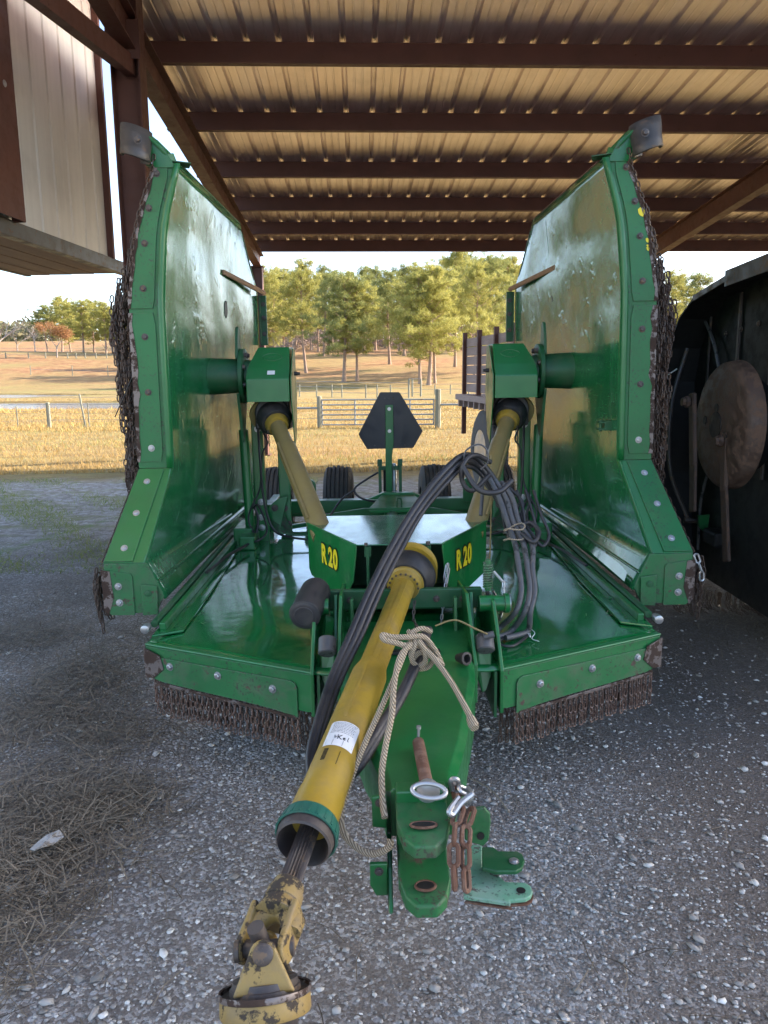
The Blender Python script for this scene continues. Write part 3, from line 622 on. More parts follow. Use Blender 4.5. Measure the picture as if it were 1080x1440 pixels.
# ================================================================ open shed
YAW=R(1.7); SH=empty('open_shed',(-2.4,15,0),'open-sided steel pole shed roofing over the mower','shed',rz=YAW)
# local shed frame: origin at far left column foot, +x along eave, -y toward camera
EH=W(640,353,Y=15).z; SL=1/11.2
def zr(y): return EH+.22-y*SL       # underside of the sheet
def roofmb():
    mb=MB(); prof=[]; x=-.35; 
    while x<26:
        prof+=[(x,0),(x+.018,.032),(x+.048,.032),(x+.066,0),(x+.125,0),(x+.132,.004),(x+.144,.004),(x+.151,0),(x+.21,0),(x+.217,.004),(x+.229,.004),(x+.236,0)]; x+=.305
    n=len(prof); L=[]
    for yy in (.35,-7,-11.2): L+=[(px,yy,zr(yy)+pz) for px,pz in prof]
    return mb.add(L,[(r*n+i,r*n+i+1,(r+1)*n+i+1,(r+1)*n+i) for r in range(2) for i in range(n-1)])
o=roofmb().build('roof_sheet',M['roof'],SH); s_=o.modifiers.new('s','SOLIDIFY'); s_.thickness=.004; s_.offset=1
# purlins
D1=[0,-1.2,-2.55,-4.05,-5.6,-7.15,-8.7,-10.25,-11.1]
for i,yy in enumerate(D1):
    mb=MB(); z1=zr(yy)-.003; h=.215
    mb.box((12.75,yy,z1-h/2),(26,.006,h)); mb.box((12.75,yy+.034,z1-.004),(26,.062,.006)); mb.box((12.75,yy-.034,z1-h+.004),(26,.062,.006)); mb.box((12.75,yy-.066,z1-h+.012),(26,.005,.022))
    mb.build('purlin',M['beam'],SH)
def rafter(x,y0,y1,nm='rafter',dz=0):
    mb=MB(); a=lambda y,o:(x,y,zr(y)-.222+o+dz)
    for off,wd,h in ((-.006,.15,.012),(-.294,.15,.012)): mb.bar(a(y0,off),a(y1,off),wd,h)
    mb.bar(a(y0,-.15),a(y1,-.15),.01,.275)
    return mb.build(nm,M['beam'],SH)
rafter(0.02,.3,-11.2); rafter(7.35,.3,-11.2); rafter(14.7,.3,-11.2); rafter(22,.3,-11.2)
def column(x,y,w_=.2,zt=None):
    zt=zt or zr(y)-.52; mb=MB(); mb.box((x-w_/2,y,zt/2),(.012,w_,zt)); mb.box((x+w_/2,y,zt/2),(.012,w_,zt)); mb.box((x,y,zt/2),(w_-.012,.01,zt)); mb.box((x,y,zt+.006),(w_+.06,w_+.06,.012)); mb.box((x,y,.01),(w_+.1,w_+.1,.02)); mb.build('column',M['beam'],SH)
column(0.0,-.1,.2); column(7.35,-.1,.2); column(14.7,-.1); column(22,-.1); column(14.7,-11.0); column(22,-11.0); column(7.35,-11.0)
# near left column: found from its place in the photograph
pc=W(187,120,Y=7.05); c_l=Matrix.Rotation(-YAW,3,'Z')@(pc-Vector((-2.4,15,pc.z)))
mb=MB(); xx,yy=c_l.x-.03,c_l.y; zt=zr(yy)-.01; w_=.235
mb.box((xx-w_/2,yy,zt/2),(.012,w_*.9,zt)); mb.box((xx+w_/2,yy,zt/2),(.012,w_*.9,zt)); mb.box((xx,yy,zt/2),(w_-.012,.012,zt)); mb.box((xx,yy-.13,zt-.42),(w_+.05,.012,.3)); mb.box((xx,yy,.01),(.36,.36,.02)); 
mb.build('column',M['beam'],SH)
# ================================================================ left building
VX=-.0435   # direction of that wall in plan
LB=empty('neighbouring_building',(-3.4,8.7,0),'tan sided metal building with plank soffit along the left','building',rz=R(-2.4))
zb=W(0,305,Y=8.7).z
Lp=lambda px,py,x:(lambda p:p)(W(px,py,X=x))
pe=W(175,370,Y=8.9); zb=pe.z    # height of beam edge line
LB.location=(pe.x,8.9,0); 
# local frame of LB: +y away, x right. rotate -2.4deg so local +y points to VP x=585
mb=MB(); 
prof=[]; y=-.35
while y>-11:
    prof+=[(0,y),(0,y-.20),(-.012,y-.215),(-.012,y-.235),(0,y-.25)]; y-=.305
n=len(prof); z0,z1=zb+.0,7.2
mb.add([(a-.05,b,z0) for a,b in prof]+[(a-.05,b,z1) for a,b in prof],[(i,i+1,n+i+1,n+i) for i in range(n-1)])
o=mb.build('wall_siding',M['siding'],LB); s_=o.modifiers.new('s','SOLIDIFY'); s_.thickness=.004
mb=MB(); mb.box((-.03,-.33,(z0+z1)/2),(.10,.05,z1-z0)); mb.build('corner_trim',M['beam'],LB,bev=.004)
mb=MB(); mb.box((-.05,-5.6,zb-.055),(.10,11.4,.13)); mb.build('door_header',M['steelcap'],LB,bev=.004)
for k in range(4):
    mb=MB(); mb.box((-.235-k*.26,-5.62,zb-.09-k*.004),(.252,11.3,.038)); mb.build('soffit_board',M['soffit'],LB,bev=.003)
mb=MB(); mb.box((-1.15,-5.62,zb-.05),(.06,11.35,.16)); mb.build('fascia',M['steelcap'],LB,bev=.004)
for k in range(3):
    mb=MB(); mb.bolt((-.30-k*.22,-2.35,zb-.118),(0,0,-1),.02,.012); mb.build('bolt',M['oldsteel'],LB)
mb=MB(); mb.box((.95,-5.0,zb+2.65),(2.1,13.0,.03)); mb.build('sun_block_eave',M['roof'],LB)  # eave overhang added and sized to keep sun off the siding
# upright steel post with flange
pp=W(24,200,Y=6.9); lm=Matrix.Rotation(R(2.4),3,'Z'); q=lm@(pp-Vector(LB.location)); 
q.y-=.62; mb=MB(); mb.box((.045,q.y-.22,(zb+.02+7)/2),(.09,.012,7-zb-.02)); mb.box((.09,q.y-.0,(zb+7)/2),(.012,.50,7-zb)); mb.box((.035,q.y+.25,(zb+7)/2),(.10,.03,7-zb)); mb.build('wall_post',M['beam'],LB)
mb=MB(); mb.bolt((.097,q.y+.1,zb+1.0),(1,0,0),.018,.01); mb.build('bolt',M['zinc'],LB)
# brace from the column toward the wall
a=W(172,92,Y=6.98); b=W(40,-20,Y=5.3)
br=MB(); br.bar(a+Vector((.06,.03,0)),b,.09,.15); o=br.build('brace',M['beam']); 
o.parent=LB; o.matrix_parent_inverse=(Matrix.Translation(LB.location)@Matrix.Rotation(R(-2.4),4,'Z')).inverted()
# ================================================================ stake wagon
wa=W(656,560,Y=11.2); wb=W(712,560,Y=9.3); 
WG=empty('stake_wagon',(wa.x,wa.y,0),'weathered stake sided wagon parked behind the right gearbox','wagon'); 
dv=Vector((wb.x-wa.x,wb.y-wa.y,0)); Lw=dv.length; dv.normalize(); Lw=3.2; nv=Vector((-dv.y,dv.x,0)); nv=-nv if nv.x<0 else nv
zbed=W(656,557,Y=11.2).z; ztop=W(656,472,Y=11.2).z
for i in range(6):
    z=zbed+.06+(ztop-zbed-.1)*(i+.5)/6; mb=MB(); mb.bar(dv*-.02+Vector((0,0,z)),dv*Lw+Vector((0,0,z+.0)),.03,(ztop-zbed-.1)/6-.012); mb.build('side_board',M['greywood'],WG)
for i,t in enumerate((0,.78,1.56,2.34,3.1)):
    mb=MB(); c=dv*t-nv*.035; mb.bar(c+Vector((0,0,zbed-(.55 if i==0 else .12))),c+Vector((0,0,ztop+.04)),.06,.05,dv); mb.build('stake',M['beam'],WG)
mb=MB(); mb.plate([dv*-.12+Vector((0,0,zbed-.05))-nv*.14,dv*Lw+Vector((0,0,zbed-.05))-nv*.14,dv*Lw+nv*2+Vector((0,0,zbed-.05)),dv*-.12+nv*2+Vector((0,0,zbed-.05))],.08); mb.build('bed',M['greywood'],WG)
for t in np.arange(0,3.1,.28):
    mb=MB(); mb.bar(dv*t-nv*.12+Vector((0,0,zbed-.10)),dv*t+nv*1.9+Vector((0,0,zbed-.10)),.05,.09); mb.build('cross_bearer',M['greywood'],WG)
mb=MB(); mb.bar(dv*.1+nv*.3+Vector((0,0,zbed-.24)),dv*3.1+nv*.3+Vector((0,0,zbed-.24)),.1,.18); mb.build('chassis_beam',M['steelcap'],WG)
def wheel(parent,c,ax,r,w_,rimr,name='wheel',ribs=4):
    c=Vector(c); ax=Vector(ax).normalized(); e=bpy.data.objects.new(name,None)
    prof=[(-w_/2,rimr),(-w_/2-.006,r*.78),(-w_*.42,r*.93),(-w_*.36,r*.975)]
    for k in range(ribs):
        a0=-w_*.36+w_*.72*k/ribs; a1=-w_*.36+w_*.72*(k+1)/ribs; g=(a1-a0)*.12
        prof+=[(a0+g,r-.01),(a0+g+.002,r+.004*math.sin(math.pi*(k+.5)/ribs)),(a1-g-.002,r+.004*math.sin(math.pi*(k+.5)/ribs)),(a1-g,r-.01)]
    prof+=[(w_*.36,r*.975),(w_*.42,r*.93),(w_/2+.006,r*.78),(w_/2,rimr)]
    mb=MB(); mb.lathe(c,c+ax,prof,40,cap=False); t=mb.build(name,M['tyre'],parent,smooth=True)
    mb=MB(); mb.lathe(c,c+ax,[(-w_/2+.005,rimr+.003),(-w_/2+.02,rimr-.02),(-w_*.1,rimr*.8),(-w_*.05,rimr*.3),(w_*.05,rimr*.3),(w_*.1,rimr*.8),(w_/2-.02,rimr-.02),(w_/2-.005,rimr+.003)],32); rm=mb.build('rim',M['zinc'] if parent==WG else M['green'],t,smooth=True)
    return t
tc=W(681,575,Y=9.6); wheel(WG,dv*1.15+nv*.02+Vector((0,0,.56)),nv,.56,.26,.30)
wheel(WG,dv*1.15+nv*1.6+Vector((0,0,.56)),nv,.56,.26,.30)
# ================================================================ the mower (everything below is in the mower frame)
ORG=(0,4.2,0)
MW=empty('flex_wing_mower',(0,0,0),'glossy green folding wing rotary mower with both wings raised and a yellow drive shaft','mower')
MW.matrix_world=MM@Matrix.Translation(ORG)
mwb=MW.matrix_world.copy(); MW.location,_q,_s=mwb.decompose(); MW.rotation_euler=_q.to_euler()
def P(mb,name,mat,parent=MW,bev=0,smooth=False,seg=2):
    return mb.build(name,M[mat] if isinstance(mat,str) else mat,parent,ORG,bev,smooth,seg)
def E_(name,parent=MW): o=bpy.data.objects.new(name,None); COL.objects.link(o); o.parent=parent; return o
def T(*pts): return [Vector(p) for p in pts]
# ---- centre deck
ZD=.538
def resample(a,b,n): return [Vector(a).lerp(Vector(b),i/n) for i in range(n+1)]
mb=MB(); ny_=40; nx_=36; vs=[]
for j in range(ny_+1):
    for i in range(nx_+1):
        u=i/nx_*2-1; yf=2.627 if abs(u)*1.065<.327 else 2.627+(abs(u)*1.065-.327)/(1.065-.327)*.35
        y=yf+(5.52-yf)*j/ny_; z=ZD+.0022*math.sin(u*7+1)*math.sin(y*3.1)+.0015*math.sin(u*17+y*9)
        vs.append((u*1.065,y,z))
mb.add(vs,[(j*(nx_+1)+i,j*(nx_+1)+i+1,(j+1)*(nx_+1)+i+1,(j+1)*(nx_+1)+i) for j in range(ny_) for i in range(nx_)])
deck=P(mb,'centre_deck','deck',smooth=True); s_=deck.modifiers.new('s','SOLIDIFY'); s_.thickness=.009; s_.offset=-1
for s in (-1,1):
    a=Vector((s*1.065,2.977,0)); b=Vector((s*.345,2.635,0)); d=(b-a).normalized(); n=Vector((d.y*s,-d.x*s,0)); n=n if n.y<0 else -n
    def fp(t,z,o=0): q=a.lerp(b,t)+n*o; return (q.x,q.y,z)
    mb=MB(); mb.plate([fp(0,ZD-.006),fp(1,ZD-.006),fp(1,ZD-.155),fp(.96,ZD-.16),fp(0,ZD-.140)],.01,n); P(mb,'front_skirt','flange',deck,.003)
    mb=MB(); mb.bar(Vector(fp(0,ZD+.002,.004)),Vector(fp(1,ZD+.002,.004)),.028,.012); P(mb,'front_edge','green',deck,.005)
    # overlay wear plate with rounded inner corner
    zt=ZD-.045; pl=[fp(.02,zt,.011),fp(.88,zt+.004,.011),fp(.905,zt-.004,.011),fp(.915,zt-.022,.011),fp(.915,ZD-.185,.011),fp(.80,ZD-.172,.011),fp(.6,ZD-.163,.011),fp(.35,ZD-.158,.011),fp(.1,ZD-.150,.011),fp(.01,ZD-.135,.011),fp(0,ZD-.06,.011)]
    mb=MB(); mb.plate(pl,.007,n); P(mb,'wear_plate','worn' ,deck,.0015)
    mb=MB(); mb.bar(Vector(fp(.05,ZD-.157,.019)),Vector(fp(.90,ZD-.184,.019)),.003,.012,(0,0,1)); P(mb,'rusty_lip','baresteel',deck,.001)
    mb=MB(); mb.plate([fp(-.004,ZD-.01,.019),fp(.10,ZD-.035,.019),fp(.12,ZD-.09,.019),fp(.05,ZD-.138,.019),fp(-.004,ZD-.138,.019)],.003,n); P(mb,'scuffed_corner','baresteel',deck)
    for t in (.16,.46,.78):
        mb=MB(); mb.bolt(fp(t,ZD-.075+(-.012 if t>.5 else 0),.018),n,.0115,.012); P(mb,'bolt','zinc',deck)
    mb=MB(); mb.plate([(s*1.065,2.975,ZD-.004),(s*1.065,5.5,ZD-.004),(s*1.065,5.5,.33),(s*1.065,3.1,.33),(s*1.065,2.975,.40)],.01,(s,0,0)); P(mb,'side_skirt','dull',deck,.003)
    # raised hinge wedge and hinge tube
    mb=MB(); mb.plate([(s*.945,3.10,ZD+.003),(s*1.062,3.03,ZD+.006),(s*1.062,5.45,ZD+.006),(s*1.0,5.45,ZD+.006),(s*.95,3.75,ZD+.004)],.010,(0,0,1)); P(mb,'hinge_gusset','deck',deck,.003)
    mb=MB(); mb.bar((s*1.035,3.10,ZD+.03),(s*1.015,5.45,ZD+.03),.03,.035); P(mb,'hinge_rail','green',deck,.006)
    mb=MB(); mb.lathe((s*1.075,3.12,ZD+.036),(s*1.075,5.5,ZD+.036),[(0,.016),(.004,.017),(2.3,.017)],14)
    P(mb,'hinge_tube','dull',deck,smooth=True)
    mb=MB(); mb.lathe((s*1.10,3.06,ZD+.03),(s*1.10,3.12,ZD+.03),[(0,.012),(.003,.019),(.035,.019),(.036,.012),(.06,.012)],14); P(mb,'hinge_pin_head','zinc',deck,smooth=True)
    for (bx_,by_) in ((.985,3.14),(1.02,3.24),(1.0,3.42)):
        mb=MB(); mb.bolt((s*bx_,by_,ZD+.015),(0,0,1),.006,.004); P(mb,'rivet','dull',deck)
    # chain curtain: bar with individual strands in front, more rows behind
    cr=MB(); cr.tube([fp(.03,ZD-.15,-.012),fp(.93,ZD-.16,-.012)],.006,6); curtain=P(cr,'chain_curtain_rod','rust',deck)
    N0=27; proto=None
    Ls,Ws,rs=.0375,.0205,.0033
    for k in range(N0):
        t=.045+.86*k/(N0-1); q=Vector(fp(t,0,.004)); zt0=ZD-.152-.02*t
        nl=5
        if proto is None:
            c=MB(); 
            for i in range(nl): 
                an=(i%2)*math.pi/2+.35; c.link((0,0,-.010-i*(Ls-2*rs)),(0,0,1),(math.cos(an),math.sin(an),0),Ls,Ws,rs)
            me=c.build('chain_strand',M['chain']); proto=me; st=me
        else:
            st=proto.copy(); COL.objects.link(st)
        st.parent=curtain; st.location=q+Vector((0,0,zt0+random.uniform(-.004,.004)))-Vector(ORG); st.rotation_euler=(random.uniform(-.03,.03),random.uniform(-.04,.04),random.uniform(-.12,.12)); st.scale=(1,1,random.uniform(.97,1.03))
    c=MB()
    for row,o in ((0,-.045),):
        for k in range(30):
            t=.02+.94*(k+.5)/30; q=Vector(fp(t,ZD-.155-.02*t+random.uniform(-.006,.002),o))
            c.chain([q,q-Vector((random.uniform(-.006,.006),random.uniform(-.006,.006),.165))],Ls,Ws,rs,random.uniform(0,1.5),4,8)
    o=P(c,'rear_chain_rows','darkchain',deck); o['kind']='stuff'  # darker chain colour so the gap behind the front strands reads shaded
    for dx in (0,.028):   # loose strand at the outer corner
        q=Vector(fp(.012,0,-.02))+Vector((-s*dx*.5,dx,0)); c=MB(); c.chain([q+Vector((0,0,ZD-.13)),q+Vector((0,0,ZD-.29))],.034,.018,.0032,.4); P(c,'loose_chain','rust',deck)
# black shadow body under deck: cross plates
mb=MB(); mb.box((0,3.6,.45),(1.9,.01,.14)); mb.box((-.33,3.1,.44),(.01,.95,.18)); mb.box((.33,3.1,.44),(.01,.95,.18)); P(mb,'under_deck_shade_plate','dull',deck)  # plates added to read as the shadow below the deck
# ---- wings
KZ=[.585,.76,1.168,2.0,2.35,2.62]; KF=[1.120,1.212,1.155,1.143,1.105,1.02]; KR=[1.085,1.065,1.0,.985,.985,.985]
def yfr(z): return 3.448 if z<.761 else (3.448+(z-.761)/(1.168-.761)*(3.82-3.448) if z<1.168 else 3.82)
def yre(z): return 5.9 if z<2.25 else 5.9-(z-2.25)/.37*.55
def cub(z,K):
    return float(np.interp(z,KZ,K)) if z<1.3 else float(np.interp(z,KZ,K))
zs=list(np.linspace(.585,.76,5))+list(np.linspace(.80,1.168,8))+list(np.linspace(1.22,2.62,36))
_f=np.array([cub(z,KF) for z in zs]); _g=np.array([cub(z,KR) for z in zs])
def smo(a): 
    b=a.copy()
    for _ in range(3): b[14:-1]=(b[13:-2]+2*b[14:-1]+b[15:])/4
    return b
_f=smo(_f); _g=smo(_g)
def xf(z): return float(np.interp(z,zs,_f))
def xw(y,z):
    t=(y-yfr(z))/(5.9-yfr(z)); return xf(z)+(float(np.interp(z,zs,_g))-xf(z))*t
def make_wing(s):
    wd=None; NY=44; mb=MB(); vs=[]
    ph=0 if s<0 else 1.7
    for z in zs:
        a,b=yfr(z),yre(z)
        for i in range(NY+1):
            y=a+(b-a)*i/NY; e=min(1,i/3,(NY-i)/3)
            dx=(.0035*math.sin(y*4.2+z*3+ph)*math.sin(z*3.7+ph)+.0018*math.sin(y*11+ph)*math.sin(z*9+y*2))*e if z>.8 else 0
            vs.append((s*(xw(y,z)+dx),y,z))
    nz=len(zs); fs=[]
    for j in range(nz-1):
        for i in range(NY):
            q=(j*(NY+1)+i,j*(NY+1)+i+1,(j+1)*(NY+1)+i+1,(j+1)*(NY+1)+i); fs.append(q if s>0 else q[::-1])
    mb.add(vs,fs); wd=P(mb,'wing_deck','wing',smooth=True); so_=wd.modifiers.new('s','SOLIDIFY'); so_.thickness=.008; so_.offset=-1 
    # flange facing the camera, vertical part (two overlay plates)
    def fl(z,o,dy=0): return Vector((s*(xf(z)+o),yfr(z)+dy,z))
    def wdt(z): return .157 if z<2.0 else .157-.055*(z-2.0)/.62
    Z=np.linspace(1.168,2.62,22)
    mb=MB(); ring=[fl(z,-.012) for z in Z]+[fl(z,wdt(z)) for z in Z[::-1]]
    n=len(Z)
    vs=[fl(z,-.012) for z in Z]+[fl(z,wdt(z)) for z in Z]; vs+=[v+Vector((0,.012,0)) for v in vs]
    fs=[]
    for i in range(n-1): fs+=[(i,i+1,n+i+1,n+i),(2*n+i,3*n+i,3*n+i+1,2*n+i+1),(i,2*n+i,2*n+i+1,i+1),(n+i,n+i+1,3*n+i+1,3*n+i)]
    fs+=[(0,n,3*n,2*n),(n-1,3*n-1,4*n-1,2*n-1)]
    mb.add(vs,fs); fo=P(mb,'edge_flange','flange',wd,.002)
    mb=MB(); vs=[];
    for z in Z: vs+=[fl(z,-.016,-.004),fl(z,.012,-.012)]
    mb.add(vs,[(2*i,2*i+1,2*i+3,2*i+2) for i in range(n-1)]); o=P(mb,'rounded_edge','green',wd,0,True); sm_=o.modifiers.new('s','SOLIDIFY'); sm_.thickness=.006; sm_.offset=0
    for (z0,z1) in ((1.20,1.935),(1.955,2.60)):
        zz=np.linspace(z0,z1,14); m_=len(zz); inn=[fl(z,.030+(.01 if i in(0,m_-1) else 0),-.0065) for i,z in enumerate(zz)]; out=[fl(z,wdt(z)-.003+.006*random.uniform(-.5,.5),-.0065) for z in zz]
        mb=MB(); vs=inn+out; vs+=[v+Vector((0,.006,0)) for v in vs]; fs=[]
        for i in range(m_-1): fs+=[(i,i+1,m_+i+1,m_+i),(i,2*m_+i,2*m_+i+1,i+1),(m_+i,m_+i+1,3*m_+i+1,3*m_+i)]
        fs+=[(0,m_,3*m_,2*m_),(m_-1,3*m_-1,4*m_-1,2*m_-1)]
        mb.add(vs,fs); P(mb,'wear_plate','flange',wd,.0015)
        # rubbed bare edge
        vs=[];w0=.015 if z0<1.5 else .013
        for i,z in enumerate(zz): ww=w0*(.6+.6*abs(math.sin(i*1.3+ph)))*(1.7 if (s<0 and 1.45<z<1.8) or (s>0 and z>1.55 and z<1.95) else 1); vs+=[fl(z,wdt(z)-.002-ww,-.0085),fl(z,wdt(z)+.002,-.0085)]
        mb=MB(); mb.add(vs,[(2*i,2*i+1,2*i+3,2*i+2) for i in range(m_-1)]); o=P(mb,'rubbed_edge','baresteel',wd); sm_=o.modifiers.new('s','SOLIDIFY'); sm_.thickness=.002
    for z in (1.27,1.55,1.82,2.05,2.26,2.42,2.575):
        mb=MB(); mb.bolt(fl(z,.085,-.007),(0,-1,0),.0115,.011); P(mb,'bolt','oldsteel' if z>1.4 else 'zinc',wd)
    # diagonal part
    a1,a0=fl(1.168,-.012),fl(.765,-.012); b1,b0=Vector((s*1.312,3.82,1.168)),Vector((s*1.398,3.450,.765))
    nn=(a0-a1).cross(b1-a1).normalized(); nn=nn if nn.y<0 else -nn
    mb=MB(); mb.plate([a1,b1,b0,a0],.012,-nn); P(mb,'diagonal_flange','green',wd,.003)
    L_=lambda t,k:a1.lerp(a0,t).lerp(b1.lerp(b0,t),k)
    mb=MB(); mb.plate([L_(.02,.22)+nn*.001,L_(.02,.97)+nn*.001,L_(.99,.985)+nn*.001,L_(.99,.30)+nn*.001],.006,nn); P(mb,'wear_plate','flange' if s>0 else 'green',wd,.0015)
    for t in (.16,.50,.86):
        mb=MB(); mb.bolt(L_(t,.60)+nn*.007,nn,.0115,.009); P(mb,'bolt','zinc',wd)
    # end plate
    mb=MB(); mb.plate([(s*1.19,3.445,.763),(s*1.395,3.445,.763),(s*1.395,3.445,.525),(s*1.30,3.445,.517),(s*1.16,3.445,.522),(s*1.12,3.445,.60)],.012,(0,1,0)); P(mb,'end_plate','worn',wd,.003)
    mb=MB(); mb.plate([(s*1.262,3.444,.705),(s*1.272,3.444,.716),(s*1.402,3.444,.735),(s*1.402,3.444,.535),(s*1.37,3.444,.512),(s*1.262,3.444,.512)],.007,(0,-1,0)); P(mb,'end_wear_plate','worn',wd,.002)
    mb=MB(); mb.plate([(s*1.365,3.436,.73),(s*1.405,3.436,.736),(s*1.405,3.436,.545),(s*1.385,3.436,.515),(s*1.355,3.436,.60)],.002,(0,-1,0)); P(mb,'rubbed_patch','baresteel',wd)
    for z in (.575,.655):
        mb=MB(); mb.bolt((s*1.33,3.436,z),(0,-1,0),.012,.014); P(mb,'bolt','zinc',wd)
    mb=MB(); mb.plate([(s*1.145,3.44,.655),(s*1.222,3.44,.665),(s*1.222,3.44,.512),(s*1.15,3.44,.515)],.012,(0,-1,0)); P(mb,'hinge_tab','worn',wd,.003)
    mb=MB(); mb.bolt((s*1.19,3.427,.62),(0,-1,0),.012,.004); P(mb,'bolt','dull',wd)
    # bottom slanted rails toward the hinge
    mb=MB(); mb.bar((s*1.155,3.45,.668),(s*1.075,5.6,.655),.022,.012,(0,0,1)); mb.bar((s*1.19,3.5,.725),(s*1.085,5.0,.70),.014,.01,(0,0,1)); P(mb,'bottom_rib','wing',wd,.004)
    mb=MB(); mb.plate([(s*1.15,3.46,.66),(s*1.075,5.6,.645),(s*1.075,5.6,.575),(s*1.115,3.46,.59)],.012,(s,0,0)); P(mb,'hinge_plate','deck',wd,.003)
    # top and rear skirts (outward)
    def skirt(pts,nm):
        vs=[]; 
        for y,z in pts: x=xw(y,z); vs+=[(s*(x-.004),y,z),(s*(x+.15),y,z)]
        mb=MB(); mb.add(vs,[(2*i,2*i+1,2*i+3,2*i+2) for i in range(len(pts)-1)]); o=P(mb,nm,'dull',wd); m__=o.modifiers.new('s','SOLIDIFY'); m__.thickness=.01; m__.offset=0
    skirt([(3.83,2.62),(4.6,2.62),(5.35,2.62),(5.9,2.25)],'top_skirt'); skirt([(5.9,2.25),(5.9,1.4),(5.9,.6)],'rear_skirt')
    mb=MB(); mb.bar((s*(xw(3.9,2.62)-.002),3.9,2.626),(s*(xw(5.33,2.62)-.002),5.33,2.626),.014,.008); P(mb,'top_edge_strip','rust' if s>0 else 'dull',wd,.002)
    # seams in the sheet, shade disc for the hole, reflection-tan blade and rear bracket
    def onw(y,z,o=.004): return Vector((s*(xw(y,z)-o),y,z))
    mb=MB(); mb.tube([onw(5.02,z,.002) for z in np.linspace(1.45,2.56,16)],.0035,5); mb.tube([onw(5.42,z,.002) for z in np.linspace(2.0,2.52,8)],.003,5); P(mb,'sheet_seam','dull',wd)
    hy=4.98
    mb=MB(); ex=[]; 
    for k in range(20): q=2*math.pi*k/20; ex.append(onw(hy+.035*math.cos(q),2.04+.055*math.sin(q),.005))
    mb.plate(ex,.003,(-s,0,0)); P(mb,'inspection_hole_shade','rubber',wd)  # black disc on the sheet stands in for the hole's inner shade
    p0=Vector((s*(xw(4.9,2.27)-.005),4.9,2.275)); p1=Vector((s*(xw(5.86,2.24)-.06),5.86,2.245))
    mb=MB(); mb.plate([p0,p0+Vector((0,0,-.03)),p1+Vector((0,0,-.035)),p1+Vector((-s*.01,.03,-.015)),p1],.012); P(mb,'reflection_tan_blade','soffit',wd,.001)  # wood tan stands in for the field reflected in this strip
    mb=MB(); mb.box((s*.945,5.93,2.03),(.055,.03,.37)); mb.box((s*.965,5.915,2.03),(.01,.06,.36)); br=P(mb,'rear_bracket','dull',wd,.003)
    for z in (1.93,2.05,2.15):
        mb=MB(); mb.bolt((s*.94,5.914,z),(0,-1,0),.012,.01); P(mb,'bolt','oldsteel',wd)
    # pressed steel guard at the top with its green arm
    t0=fl(2.60,.06)
    arm=MB(); pth=[fl(2.60,.02,.02)+Vector((0,0,.012)),fl(2.62,.045,.02)+Vector((0,0,.045)),fl(2.62,.10,.01)+Vector((0,0,.10)),fl(2.62,.155,0)+Vector((0,0,.145))]
    for i in range(3): arm.bar(pth[i],pth[i+1]+(pth[i+1]-pth[i])*.08,.06,.014,(0,-.3,1))
    arm.plate([fl(2.60,.0,-.008),fl(2.60,.10,-.008),fl(2.62,.17,-.008)+Vector((0,0,.10)),fl(2.62,.15,-.008)+Vector((0,0,.14)),fl(2.62,.06,-.008)+Vector((0,0,.075))],.01,(0,1,0))
    P(arm,'guard_arm','green',wd,.003)
    mb=MB(); mb.plate([fl(2.62,-.06,.03)+Vector((0,0,.012)),fl(2.62,.04,.0)+Vector((0,0,.018)),fl(2.62,.04,.10)+Vector((0,0,.018)),fl(2.62,-.03,.12)+Vector((0,0,.012))],.006); P(mb,'top_tab','dull',wd,.002)
    cx=s*(xf(2.62)+.18); cz=2.705; g=MB(); vs=[]; NA=26; zz=[-.085,-.03,.03,.08]
    for zi in zz:
        for k in range(NA+1):
            q=R(-20)+R(285)*k/NA if s>0 else math.pi-(R(-20)+R(285)*k/NA)
            rr=.064+(.004 if zi>0 else -.001)
            vs.append((cx+rr*math.cos(q)+s*zi*.12,3.79-rr*math.sin(q)*.95+zi*.75,cz+zi+.02*math.cos(q)*s))
    g.add(vs,[(j*(NA+1)+i,j*(NA+1)+i+1,(j+1)*(NA+1)+i+1,(j+1)*(NA+1)+i) for j in range(3) for i in range(NA)]); o=P(g,'curved_chain_guard','steelcap',wd,0,True); m__=o.modifiers.new('s','SOLIDIFY'); m__.thickness=.008; m__.offset=0
    mb=MB(); mb.bolt((cx-s*.035,3.79-.088,cz-.01),(0,-1,0),.013,.012); P(mb,'bolt','oldsteel',wd)
    # chains hanging outside
    c=MB(); rg=random.Random(5 if s<0 else 9)
    def hang(z0,L,ox,oy,tw=0):
        x=xf(min(z0,2.6))+wdt(min(z0,2.6))+ox; q=Vector((s*x,3.845+oy,z0)); e=q+Vector((s*rg.uniform(-.015,.02),rg.uniform(-.02,.02),-L)); mid=(q+e)/2+Vector((s*rg.uniform(0,.018),0,0))
        c.chain([q,mid,e],.040,.024,.0038,rg.uniform(0,1.5),5,9)
    z=2.60
    while z>1.12:
        k=np.interp(z,[1.1,1.5,2.0,2.25,2.6],[.075,.08,.11,.05,.01]); n_=4 if z>2.35 else 13
        for i in range(n_): hang(z+rg.uniform(-.02,.02),.15,rg.uniform(.002,k),rg.uniform(-.01,.12))
        z-=.062
    # one fairly tight line near the top
    c.chain([Vector((s*(xf(zz_)+wdt(zz_)+.006),3.81,zz_)) for zz_ in np.linspace(2.66,2.1,12)],.034,.022,.0036,.5)
    c.chain([Vector((s*(1.315+.09*t),3.83-.37*t,1.16-.40*t)) for t in np.linspace(0,1,6)],.036,.02,.0036,.5)
